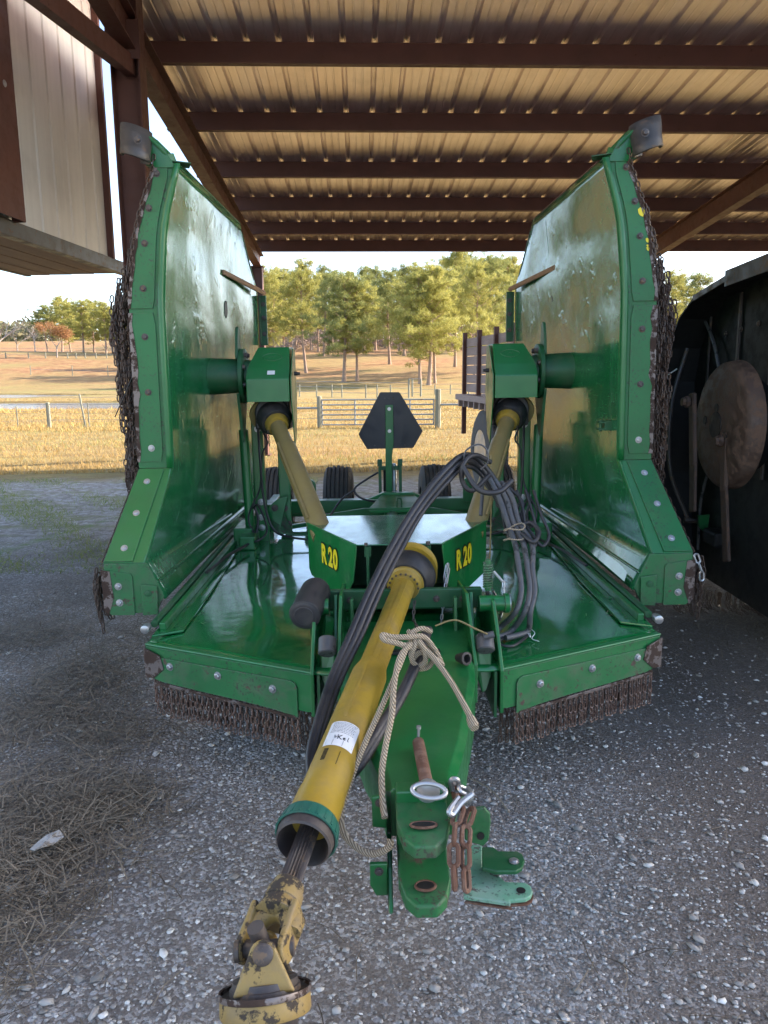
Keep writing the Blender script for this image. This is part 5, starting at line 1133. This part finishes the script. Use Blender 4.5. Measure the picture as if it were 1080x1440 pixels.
mb=MB(); mb.lathe(O1-dj*.01,S2,[(0,.030),(.002,.037),(.022,.0385),(.024,.042),(.05,.043),(.052,.040),(.06,.043),(.085,.050),(.09,.02)],36); y1=P(mb,'slip_yoke','dirtyyellow',main,0,True)
yoke(O1+dj*.055,dj,ux,.095,.040,.016,.030,'dirtyyellow','yoke_ears',y1)
mb=MB()
pts=[]
for q in np.linspace(0,math.pi,15): pts.append(O1+dj*(.115-.055*math.sin(q))+ux*(.046*math.cos(q))-uz*0)
mb.tube(pts,[.024]*15,10); P(mb,'yoke_arch','dirtyyellow',y1,0,True)
XC=O1+dj*.150; dj2=Vector((.06,-.50,-.86)).normalized()
mb=MB(); mb.lathe(XC-uz*.055,XC+uz*.06,[(0,.018),(.115,.018)],16); mb.lathe(XC-ux*.055,XC+ux*.06,[(0,.018),(.110,.018)],16); P(mb,'cross_journal','oldsteel',main,0,True)
RC=XC+dj2*.072; uz1=uz; ux=Vector((0,0,1)).cross(dj2).normalized(); uz=dj2.cross(ux); uz=uz if uz.y<0 else -uz; dj=dj2; S2=RC
m_=MB()
for s in (-1,1):
    c0=RC+uz*.046*s; pts=[c0-ux*.062,c0+ux*.062]; e=XC+uz*.046*s
    for q in np.linspace(.15,math.pi-.15,9): pts.append(e+ux*.028*math.cos(q)+(-dj)*.026*math.sin(q))
    m_.plate(pts,.014,uz*s)
P(m_,'coupling_yoke_ears','dirtyyellow',main,.006,False,3)
for s in (-1,1): lath(XC+uz*.056*s,XC+uz*.07*s,[(0,.021),(.008,.021),(.011,.017)],'oldsteel','bearing_cap',main,20)
for s in (-1,1): lath(XC+ux*.052*s,XC+ux*.066*s,[(0,.021),(.008,.021),(.011,.017)],'oldsteel','bearing_cap',main,20)
rr_=[(-.018,.02),(-.018,.066),(-.006,.068),(-.005,.072),(.004,.073),(.006,.088),(.012,.092),(.040,.0925),(.044,.090),(.045,.065),(.07,.063)]
mb=MB(); mb.lathe(RC,RC+dj,rr_[4:9],48,False); P(mb,'coupling_ring','dirtyyellow',main,0,True)
mb=MB(); mb.lathe(RC,RC+dj,[(.0,.090),(-.002,.094),(.006,.0955),(.010,.0935)],48,False); P(mb,'worn_ring_edge','baresteel',main,0,True)
mb=MB(); mb.lathe(RC,RC+dj,rr_[:6],48,True); P(mb,'coupling_flange','oldsteel',main,0,True)
mb=MB(); mb.lathe(RC,RC+dj,[(.040,.07),(.045,.066),(.10,.064),(.14,.060),(.16,.06),(.24,.058)],40); P(mb,'coupling_body','oldsteel',main,0,True)
# white label wrapped on the shield, with handwriting and small print
def onsh(t,a,r=.0612): return PS+dv_*t+(x_*math.sin(a)+up_*math.cos(a))*r
vsn=-1 if x_.x>0 else 1
t0,t1=LT-.375,LT-.265; aL,aR=-.55,.95
mb=MB(); NA=14; tc_=[t0,t0+.004,t0+.012,(t0+t1)/2,t1-.004,t1]; vs=[]
for t in tc_:
    ins_=.10 if t in(t0,) else (.03 if t==t0+.004 else 0)
    for k in range(NA+1): vs.append(onsh(t,aL+ins_+(aR-aL-2*ins_)*k/NA,.0607))
mb.add(vs,[(j*(NA+1)+i,j*(NA+1)+i+1,(j+1)*(NA+1)+i+1,(j+1)*(NA+1)+i) for j in range(len(tc_)-1) for i in range(NA)]); lab=P(mb,'paper_label','paper',main,0,True)
wr=MB(); rg=random.Random(3)
def sg(u): return -1 if False else 1
XS=1 if (B(0,0,y=2)-B(10,0,y=2)).x<0 else -1
def lp(u,v,r=.0612): # u across 0..1 left to right in the picture, v along 0 top..1 bottom
    fx=u if x_.x>0 else 1-u
    return onsh(t0+v*(t1-t0),aL+(aR-aL)*fx,r)
for i in range(8):
    v=.06+i*.058; u=.10+rg.uniform(0,.02)
    while u<.86-.03*(i%3):
        l=rg.uniform(.02,.07); wr.tube([lp(u,v),lp(min(.92,u+l),v)],.00045,4); u+=l+.018
P(wr,'small_print','decalblack',lab)
def stroke(pts): 
    m=MB(); m.tube([lp(u,v,.0614) for u,v in pts],.0010,5); return P(m,'handwritten_stroke','decalblack',lab)
stroke([(.40,.58),(.42,.74)]); stroke([(.52,.58),(.42,.665)]); stroke([(.43,.665),(.54,.74)])
stroke([(.58,.69),(.65,.675),(.63,.645),(.58,.67),(.59,.72),(.66,.72)]); stroke([(.74,.58),(.73,.70),(.76,.73)]); stroke([(.30,.60),(.33,.72),(.36,.66)])
wr=MB()
for i in range(4):
    wr.tube([lp(.08,.76+i*.055),lp(.95,.76+i*.055)],.0004,4)
wr.tube([lp(.30,.76),lp(.30,.96)],.0004,4); wr.tube([lp(.62,.76),lp(.62,.96)],.0004,4); P(wr,'printed_grid','decalblack',lab)
# small print stamped on the yellow tube below
tt0=t1+.015; mb=MB()
for i in range(9):
    a_=-.25 if x_.x>0 else .25
    mb.tube([onsh(tt0+i*.0055,a_-.10,.0607),onsh(tt0+i*.0055,a_+.10,.0607)],.0013,4)
P(mb,'stamped_black_mark','decalblack',main)
mb=MB(); mb.tube([onsh(tt0+.002,.42 if x_.x>0 else -.42,.0606),onsh(tt0+.055,.42 if x_.x>0 else -.42,.0606)],.0007,4); P(mb,'stamped_line','decalblack',main)
# small chains by the bell
for pts_,mt in (([B(630,792,y=3.15),B(625,835,y=3.05),B(620,880,y=2.95)],'zinc'),([B(583,845,y=2.93),B(581,870,y=2.85),B(588,885,y=2.75)],'oldsteel')):
    c=MB(); c.chain(pts_,.030,.015,.0028,.3,5,8); P(c,'safety_chain',mt,MW)
mb=MB(); q=[B(628,792,y=3.14),B(632,800,y=3.14),B(629,820,y=3.12),B(625,822,y=3.12),B(624,812,y=3.12),B(627,794,y=3.14)]; mb.tube(q,.003,6); P(mb,'snap_hook','zinc',MW)
# ---- black canister, spring
a=B(428,866,y=2.78); b=B(446,828,y=3.0); dd=(b-a).normalized()
can=lath(a,b,[(0,.056),(.003,.061),(.01,.063),(.012,.060),(.12,.063),(.2,.062),(.215,.058),(.22,.04)],'rubber','manual_canister',MW,32)
lath(a-dd*.001,a-dd*.02,[(0,.055),(.002,.052),(.0022,.040),(.004,.038)],'hose','canister_cap',can,32)
q=Vector((.347,2.96,.745)); mb=MB(); mb.tube([q+Vector((.018*math.cos(k*.9),.018*math.sin(k*.9),k*.00145+.01)) for k in range(75)],.0042,6); mb.lathe(q,q+Vector((0,0,.14)),[(0,.013),(.13,.013)],12); P(mb,'coil_spring','worn',MW,0,True)
mb=MB(); mb.tube([q+Vector((0,0,.02)),q+Vector((0,0,-.04)),q+Vector((.03,0,-.10))],.008,8); mb.tube([q+Vector((.02,-.01,-.0)),q+Vector((.06,-.01,-.07)),q+Vector((.05,0,-.13))],.006,6); P(mb,'spring_linkage','oldsteel',MW)
mb=MB(); p1=B(694,803,y=2.95); p2_=B(707,818,y=2.93); mb.bar(p1,p2_,.012,.010); P(mb,'snap_hook','zinc',MW,.003)
c=MB(); c.chain([B(708,818,y=2.93),B(710,850,y=2.9),B(704,870,y=2.88)],.03,.016,.0028,.2,5,8); P(c,'safety_chain','zinc',MW)
# ---- hydraulic hoses
def hose(pts,r,mat,name='hydraulic_hose',n=10,sm=8):
    mb=MB(); mb.tube(smooth_path(pts,sm),r,n); return P(mb,name,mat,MW,0,True)
for i,(o,r) in enumerate(((0,.0145),(1,.0145),(2,.010))):
    dx=o*.027; dz=-.004*o
    hp=[B(735-i*6,745+i*4,y=3.30),B(705-i*4,690+i*5,y=3.35),B(680-i*2,655+i*6,y=3.35),B(655,640+i*8,y=3.28),B(625+i*3,662+i*7,y=3.18),B(585+i*4,712+i*5,y=3.08),B(550+i*7,770+i*2,y=2.92),B(520+i*8,830,y=2.76),B(492+i*8,895,y=2.58),B(468+i*7,950,y=2.44),B(450+i*6,1005,y=2.26),B(436+i*5,1062,y=2.10),B(442+i*3,1104-i*3,y=1.97),B(468,1108-i*2,y=1.93),B(503-i*4,1080-i*4,y=1.93),B(535-i*4,1030-i*3,y=2.03),B(568-i*4,975,y=2.17),B(590-i*4,925,y=2.31),B(603-i*3,885,y=2.46)]
    if i==2: hp=hp[:-5]
    hose(hp,r,'hose',n=12)
hl=MB(); 
# printed markings along the first hose
for k in range(34):
    pass
hose([B(688,668,y=3.3),B(664,690,y=3.2),B(650,676,y=3.2),B(652,652,y=3.2),B(668,640,y=3.25),B(690,650,y=3.3)],.011,'hose')
hose([B(650,655,y=3.2),B(672,688,y=3.15),B(700,692,y=3.15),B(720,676,y=3.2)],.012,'hose')
hose([B(652,650,y=3.24),B(655,634,y=3.24),B(672,625,y=3.24),B(684,632,y=3.24),B(686,650,y=3.24),B(676,660,y=3.24)],.004,'greyhose')
# hanging bundle: three fat grey hoses and thinner black ones
for i,(x0,x1,xb) in enumerate(((722,733,700),(734,745,716),(746,752,735))):
    hose([B(688+i*8,672+i*3,y=3.35),B(702+i*9,700,y=3.30),B(714+i*8,735,y=3.22),B(x0+2,765,y=3.12),B(x1-3,800,y=3.03),B(x1,832,y=2.97),B(x1-8+i,860,y=2.93),B(xb+4+i*2,882+i*2,z=.575),B(xb-6,893,z=.565),B(xb-24,897,z=.565)],.0120,'greyhose',n=12)
for i in range(4):
    x=705+i*11+random.uniform(-3,3); hose([B(680+i*9,678,y=3.42),B(x-6,705,y=3.36),B(x-4+random.uniform(-8,8),728,y=3.32),B(x+6,748,y=3.25),B(x+22,768,y=3.2),B(x+14+6*i,752,y=3.25),B(x+20,722,y=3.3),B(x+10,690,y=3.4)],.0075,'hose')
hose([B(676,640,y=3.5),B(678,690,y=3.45),B(676,725,y=3.4)],.009,'greyhose'); hose([B(690,640,y=3.5),B(691,700,y=3.45),B(690,750,y=3.35),B(688,800,y=3.2)],.0035,'khaki')
hose([B(734,750,y=3.15),B(750,762,y=3.1),B(758,748,y=3.15),B(745,735,y=3.2),B(725,742,y=3.2)],.010,'hose')
for i in range(2):
    mb=MB(); c0=B(722,741+i*14,y=3.17); mb.tube([c0+Vector((.045*math.cos(q),.035*math.sin(q)-.02,.008*math.sin(q*2)+.010*math.cos(q))) for q in np.linspace(0,2*math.pi,20)],.0035,5); P(mb,'tie_wire','rope' ,MW)
hose([B(712,895,z=.56),B(700,905,z=.56),B(722,908,z=.555),B(745,892,z=.556)],.006,'hose')
mb=MB(); mb.tube(smooth_path([B(741,888,z=.57),B(746,896,z=.56),B(744,884,z=.565),B(752,890,z=.56),B(748,898,z=.553),B(758,902,z=.553)]),.0018,5); P(mb,'frayed_tie','paper',MW)
# thin tan cord from tongue to frame
hose([B(612,880,y=2.62),B(640,872,y=2.62),B(668,884,y=2.62),B(688,893,y=2.66)],.0035,'khaki','release_cord'); lath(B(680,895,y=2.66),B(694,892,y=2.66),[(0,.012),(.04,.014)],'greyhose','cord_ferrule',MW,12)
xx=np.concatenate([rng.normal(size=160)*.05+.98,-(rng.normal(size=160)*.05+.98),rng.uniform(-1,1,260)]); yy=np.concatenate([rng.uniform(3.1,5.4,320),5.45-np.abs(rng.normal(size=260))*.35])
zz=np.full(len(xx),ZD+.006); n=len(xx); an=rng.uniform(0,6.28,n); l=rng.uniform(.004,.022,n)
c=np.stack([xx,yy,zz],1); d=np.stack([np.cos(an),np.sin(an),np.zeros(n)],1)*l[:,None]; e=np.stack([-np.sin(an),np.cos(an),np.zeros(n)],1)*.0012
v=np.stack([c-d-e,c+d-e+[0,0,.002],c+d+e+[0,0,.002],c-d+e],1).reshape(-1,3); R3=np.array(MM)[:3,:3]; v=v@R3.T+np.array(MM)[:3,3]
o=npmesh('deck_clippings',v,np.arange(n*4).reshape(-1,4),M['straw']); tag(o,'dry grass clippings lying on the green deck','clippings',kind='stuff')
# ================================================================ loose things on the tongue
def toW(p): return MM@Vector(p)
def world_thing(mb,name,mat,label,cat,smooth=True):
    mb.v=[tuple(MM@Vector(v)) for v in mb.v]; c=Vector(mb.v[0]); xs_=[v[0] for v in mb.v]; ys_=[v[1] for v in mb.v]; zs_=[v[2] for v in mb.v]
    org=((min(xs_)+max(xs_))/2,(min(ys_)+max(ys_))/2,min(zs_)); o=mb.build(name,M[mat],None,org,0,smooth); o.location=org; tag(o,label,cat); return o
rp=MB(); r_=.0088
def rope(pts,rr=None): rp.tube(smooth_path(pts,8),rr or r_,8)
RB=lambda x,y,d: B(x,y,y=d)
# knot
rope([RB(606,888,2.36),RB(592,884,2.33),RB(578,892,2.30),RB(582,906,2.29),RB(600,912,2.30),RB(610,924,2.31),RB(602,938,2.31),RB(588,940,2.30),RB(580,930,2.28),RB(590,918,2.27),RB(604,922,2.27),RB(622,934,2.30)])
rope([RB(622,936,2.31),RB(612,915,2.30),RB(596,896,2.28),RB(575,896,2.26),RB(553,896,2.25),RB(538,893,2.24),RB(541,900,2.23),RB(560,905,2.24),RB(580,912,2.25)],.0095)
rope([RB(575,888,2.34),RB(584,903,2.26),RB(578,922,2.25),RB(586,936,2.27),RB(598,930,2.26),RB(596,912,2.25),RB(588,900,2.26)])
rope([RB(578,905,2.25),RB(562,925,2.2),RB(554,965,2.08),RB(551,1005,1.98),RB(543,1045,1.90),RB(537,1085,1.84),RB(538,1125,1.78),RB(541,1150,1.74)])
rope([RB(574,905,2.26),RB(556,950,2.14),RB(534,1000,2.02),RB(512,1048,1.94),RB(492,1100,1.87),RB(480,1145,1.80),RB(484,1172,1.75),RB(502,1192,1.71),RB(524,1201,1.69),RB(546,1192,1.69),RB(549,1180,1.70)])
rope([RB(590,905,2.26),RB(612,928,2.24),RB(634,958,2.18),RB(651,988,2.10),RB(662,1010,2.05),RB(667,1024,2.02)],.0095)
rp.lathe(RB(660,1006,2.06),RB(669,1028,2.01),[(0,.009),(.012,.014),(.035,.016),(.048,.013)],10)
world_thing(rp,'tan_rope','rope','frayed tan rope knotted round the hoses and looping down beside the tongue','rope')
# drawbar pin lying on the tongue
pn=empty('drawbar_pin',tuple(toW((0,1.85,.575))),'rusty drawbar pin with bright ring handle lying on the green tongue','hitch pin')
pinv=Matrix.Translation(pn.location).inverted()
def PW(mb,name,mat,par,smooth=True):
    mb.v=[tuple(pinv@(MM@Vector(v))) for v in mb.v]; return mb.build(name,M[mat],par,None,0,smooth)
a=B(588,1043,z=.592); b=B(601,1108,z=.590); d=(b-a).normalized()
mb=MB(); mb.lathe(a,b,[(0,.012),(.005,.017),((b-a).length,.0175)],20); PW(mb,'pin_shank','rust',pn)
mb=MB(); mb.lathe(b,b+d,[(0,.018),(.002,.028),(.012,.030),(.020,.030),(.024,.020)],22); PW(mb,'pin_collar','zinc',pn)
c=b+d*.040+Vector((0,0,.016)); mb=MB(); mb.tube([c+Vector((.042*math.cos(q),-.0+.017*math.sin(q),.010*math.sin(q)-.004*math.cos(q))) for q in np.linspace(0,2*math.pi,30)],.0062,10); PW(mb,'ring_handle','zinc',pn)
mb=MB(); mb.tube([a+Vector((0,.0,.012)),a+Vector((.002,0,.040))],.004,8); mb.lathe(a+Vector((.002,0,.040)),a+Vector((.002,0,.05)),[(0,.007),(.008,.007)],10); PW(mb,'retaining_bolt','zinc',pn)
# safety chain with its hook
c=MB(); pts=[B(641,1108,y=1.80),B(648,1135,y=1.70),B(640,1160,y=1.66),B(637,1200,y=1.60),B(640,1240,y=1.57),B(640,1268,y=1.55)]
c.chain(pts,.062,.036,.0062,.3,7,12); c.chain([p+Vector((.028,.0,-.004)) for p in pts[1:]][:5],.062,.036,.0062,1.0,7,12)
for p in (): pass
world_thing(c,'tow_chain','rust','rusty tow chain hanging in a doubled loop beside the clevis','chain')
hk=MB(); hk.tube(smooth_path([B(641,1106,y=1.80),B(636,1098,y=1.82),B(640,1122,y=1.77),B(655,1128,y=1.74),B(664,1118,y=1.74),B(658,1108,y=1.77)]),.0065,8); hk.tube(smooth_path([B(664,1117,y=1.72),B(648,1130,y=1.70),B(637,1145,y=1.68),B(632,1140,y=1.68),B(645,1122,y=1.72)]),.0075,8); hk.link(B(640,1105,y=1.79),Vector((.2,.2,-1)),Vector((1,0,0)),.06,.034,.0065,8,14); hk.link(B(655,1113,y=1.76),Vector((1,.2,-.6)),Vector((0,1,.3)),.055,.032,.006,8,14)
world_thing(hk,'chain_hook','zinc','bright galvanised hook and links at the top of the rusty tow chain','hook')
st_=MB(); st_.tube(smooth_path([W(648,1088,Z=.02),W(690,1110,Z=.03),W(716,1142,Z=.01)]),.003,5); o=st_.build('dry_stalk',M['straw']); tag(o,'curved dry stalk on the gravel right of the tongue','stalk')
# ================================================================ second mower on the right, its black underside facing us
BM=empty('black_mower',(2.15,4.5,0),'second mower with its raised wing showing the grimy black underside and blade disc','mower')
def Q_(x,y,z): return (x-2.15,y-4.5,z)
mb=MB(); 
p0=W(963,407,Y=5.2); ztop=p0.z
# deck sheet facing -x
mb.plate([Q_(2.22,3.0,.22),Q_(2.22,5.25,.22),Q_(2.22,5.425,.9),Q_(2.22,5.425,1.56),Q_(2.22,5.365,1.785),Q_(2.22,5.225,1.975),Q_(2.22,5.0,2.087),Q_(2.22,4.6,2.157),Q_(2.22,3.0,2.248)],.01,(1,0,0)); bd_=mb.build('wing_deck',M['blackdeck'],BM)
for (xx,yy0,yy1,zz0,zz1,nm) in ((4.35,3.0,5.5,.25,2.2,'far_wing_light_block'),):
    mb=MB(); mb.plate([Q_(xx,yy0,zz0),Q_(xx,yy1,zz0),Q_(xx,yy1,zz1),Q_(xx,yy0,zz1)],.01,(1,0,0)); mb.build(nm,M['dull'],BM)  # far wing added out of view to block light from the right
mb=MB(); mb.plate([Q_(2.24,3.1,.5),Q_(4.33,3.1,.5),Q_(4.33,5.44,.5),Q_(2.24,5.44,.5)],.01,(0,0,1)); mb.build('deck_light_block',M['dull'],BM)  # deck added with the far wing to close off side light
for k_ in range(5):
    mb=MB(); yb=3.5+.42*k_; mb.bar(Q_(2.205,yb,1.0+.1*(k_%2)),Q_(2.205,yb+.02,2.10),.02,.012,(1,0,0)); mb.build('weld_seam',M['oldsteel'],bd_)
for k_ in range(9):
    mb=MB(); mb.bolt(Q_(2.215,3.5+.21*k_,2.0-.02*k_),(-1,0,0),.012,.012); mb.build('bolt',M['oldsteel'],bd_)
mb=MB(); mb.tube(smooth_path([Q_(2.19,5.3,2.0),Q_(2.17,5.0,1.75),Q_(2.18,4.85,1.3),Q_(2.17,5.05,.8),Q_(2.19,5.1,.4)]),.011,8); mb.build('rubber_hose',M['greyhose'],bd_,None,0,True)
rim=[(5.22,.30),(5.42,.9),(5.42,1.55),(5.36,1.78),(5.22,1.97),(5.0,2.08),(4.6,2.15),(3.0,2.24)]
for k in range(len(rim)-1):
    (ya,za),(yb,zb_)=rim[k],rim[k+1]; mb=MB(); mb.add([Q_(2.0,ya,za),Q_(2.22,ya,za),Q_(2.22,yb,zb_),Q_(2.0,yb,zb_)],[(0,1,2,3)]); o=mb.build('deck_skirt',M['blackdeck'] if k<2 else M['blackdeck'],BM); m__=o.modifiers.new('s','SOLIDIFY'); m__.thickness=.012
mb=MB(); mb.bar(Q_(2.0,4.55,2.155),Q_(2.0,3.0,2.235),.012,.09); mb.bar(Q_(2.0,5.0,2.085),Q_(2.0,4.55,2.155),.012,.035); mb.build('skirt_edge',M['oldsteel'],BM)
dc=W(1006,598,Y=4.35); cx_,cy_,cz_=dc.x,dc.y,dc.z
lab_=lambda p:(p[0]-2.15,p[1]-4.5,p[2])
mb=MB(); R0=.36; mb.lathe(lab_((cx_,cy_,cz_)),lab_((cx_+1,cy_,cz_)),[(0,.05),(.001,.20),(.004,.235),(.02,.32),(.026,.335),(.05,R0),(.11,R0+.01),(.12,R0-.02)],56); ds_=mb.build('blade_disc',M['bladesteel'],BM,None,0,True)
mb=MB(); mb.lathe(lab_((cx_-.004,cy_,cz_)),lab_((cx_+1,cy_,cz_)),[(0,.0),(0,.075),(.004,.078)],26); mb.build('hub_recess_shade',M['blackdeck'],ds_)  # black disc stands for the shade in the hub recess
for (dy,dz) in ((.0,.10),(-.10,-.05),(.11,.02)):
    mb=MB(); mb.lathe(lab_((cx_-.004,cy_+dy*1.3,cz_+dz*1.0)),lab_((cx_+1,cy_+dy,cz_+dz)),[(0,.0),(0,.024),(.004,.024)],16); mb.build('service_hole_shade',M['blackdeck'],ds_)  # black discs stand for shaded holes in the blade disc
mb=MB(); mb.lathe(lab_((cx_+.10,cy_,cz_)),lab_((cx_+1,cy_,cz_)),[(0,R0-.05),(.12,R0-.10)],40); mb.build('gearbox_base',M['blackdeck'],BM,None,0,True)
for (pa,pb_,pc_) in (((985,565),(975,655),(974,720)),((1032,620),(1018,690),(1022,790))):
    A_=W(*pa,Y=cy_+(.1 if pa[0]<1000 else -.12)); B__=W(*pb_,X=A_.x-.04); C_=W(*pc_,X=A_.x-.05)
    A_,B__,C_=[Vector(lab_(t)) for t in (A_+Vector((-.05,0,0)),B__,C_)]
    mb=MB(); mb.bar(A_+Vector((0,0,.05)),B__,.026,.065,(0,1,0)); mb.bar(B__+Vector((0,0,.02)),C_,.018,.075,(0,1,0)); bl=mb.build('blade',M['bladesteel'],BM); bb=bl.modifiers.new('b','BEVEL'); bb.width=.006
    mb=MB(); mb.lathe(A_+Vector((-.02,0,0)),A_+Vector((-.06,0,0)),[(0,.034),(.02,.034),(.022,.026),(.04,.024)],8); mb.build('blade_bolt',M['bladesteel'],bl)
# body of the second mower behind and below
mb=MB(); mb.plate([Q_(1.72,5.45,.30),Q_(3.6,5.45,.30),Q_(3.6,5.45,1.75),Q_(2.1,5.45,1.95),Q_(1.86,5.45,1.95),Q_(1.78,5.45,1.3)],.05,(0,1,0)); mb.build('centre_deck',M['blackdeck'],BM)
mb=MB(); mb.tube(smooth_path([Q_(2.10,5.3,1.78),Q_(2.0,5.25,1.4),Q_(2.0,5.2,.95),Q_(2.12,5.15,.62)]),.014,8); mb.tube([Q_(2.1,5.15,.60),Q_(2.6,5.1,.58)],.02,8); mb.build('bent_skirt_bar',M['oldsteel'],BM,None,0,True)
mb=MB(); a_=W(990,735,Y=5.0); a_=Vector(lab_(a_)); mb.plate([a_+Vector((-.04,0,.05)),a_+Vector((.035,0,.055)),a_+Vector((.03,0,-.03)),a_+Vector((.0,0,-.06)),a_+Vector((-.03,0,-.03))],.02,(0,1,0)); mb.build('green_lug',M['green'],BM)
mb=MB(); a_=Vector(lab_(W(1006,752,Y=4.9))); mb.plate([a_+Vector((-.07,0,.02)),a_+Vector((.05,0,.02)),a_+Vector((.05,0,-.03)),a_+Vector((-.01,0,-.025))],.03,(0,1,0)); mb.build('yellow_bracket',M['yellow'],BM)
a_=Vector(lab_(W(1035,765,Y=4.7))); mb=MB(); mb.box(a_+Vector((0,.1,.02)),(.28,.2,.10)); mb.build('blade_foot',M['blackdeck'],BM,bev=.02)
c=MB(); rg=random.Random(4)
for k in range(60):
    x=1.98+k*.017; y=4.95+rg.uniform(-.03,.03)-(.004*k); q=Vector(Q_(x,y,.13+rg.uniform(0,.05))); c.chain([q,q+Vector((0,0,-.10)),q+Vector((.03,-.08,-.12))],.036,.02,.0034,rg.uniform(0,1.5),4,8)
o=c.build('chain_curtain',M['darkchain'],BM); o['kind']='stuff'
c=MB()
for k in range(14):
    q=Vector(Q_(1.93+rg.uniform(-.03,.05),5.3+rg.uniform(-.05,.1),1.95-rg.uniform(0,.5))); c.chain([q,q+Vector((rg.uniform(-.03,.03),0,-.35))],.045,.026,.004,rg.uniform(0,1.5),5,9)
o=c.build('hanging_chains',M['darkchain'],BM); o['kind']='stuff'
mb=MB(); mb.tube([Q_(1.88,5.3,1.45),Q_(1.96,5.25,1.60),Q_(2.0,5.2,1.64)],.005,5); mb.build('bent_wire',M['paper'],BM)
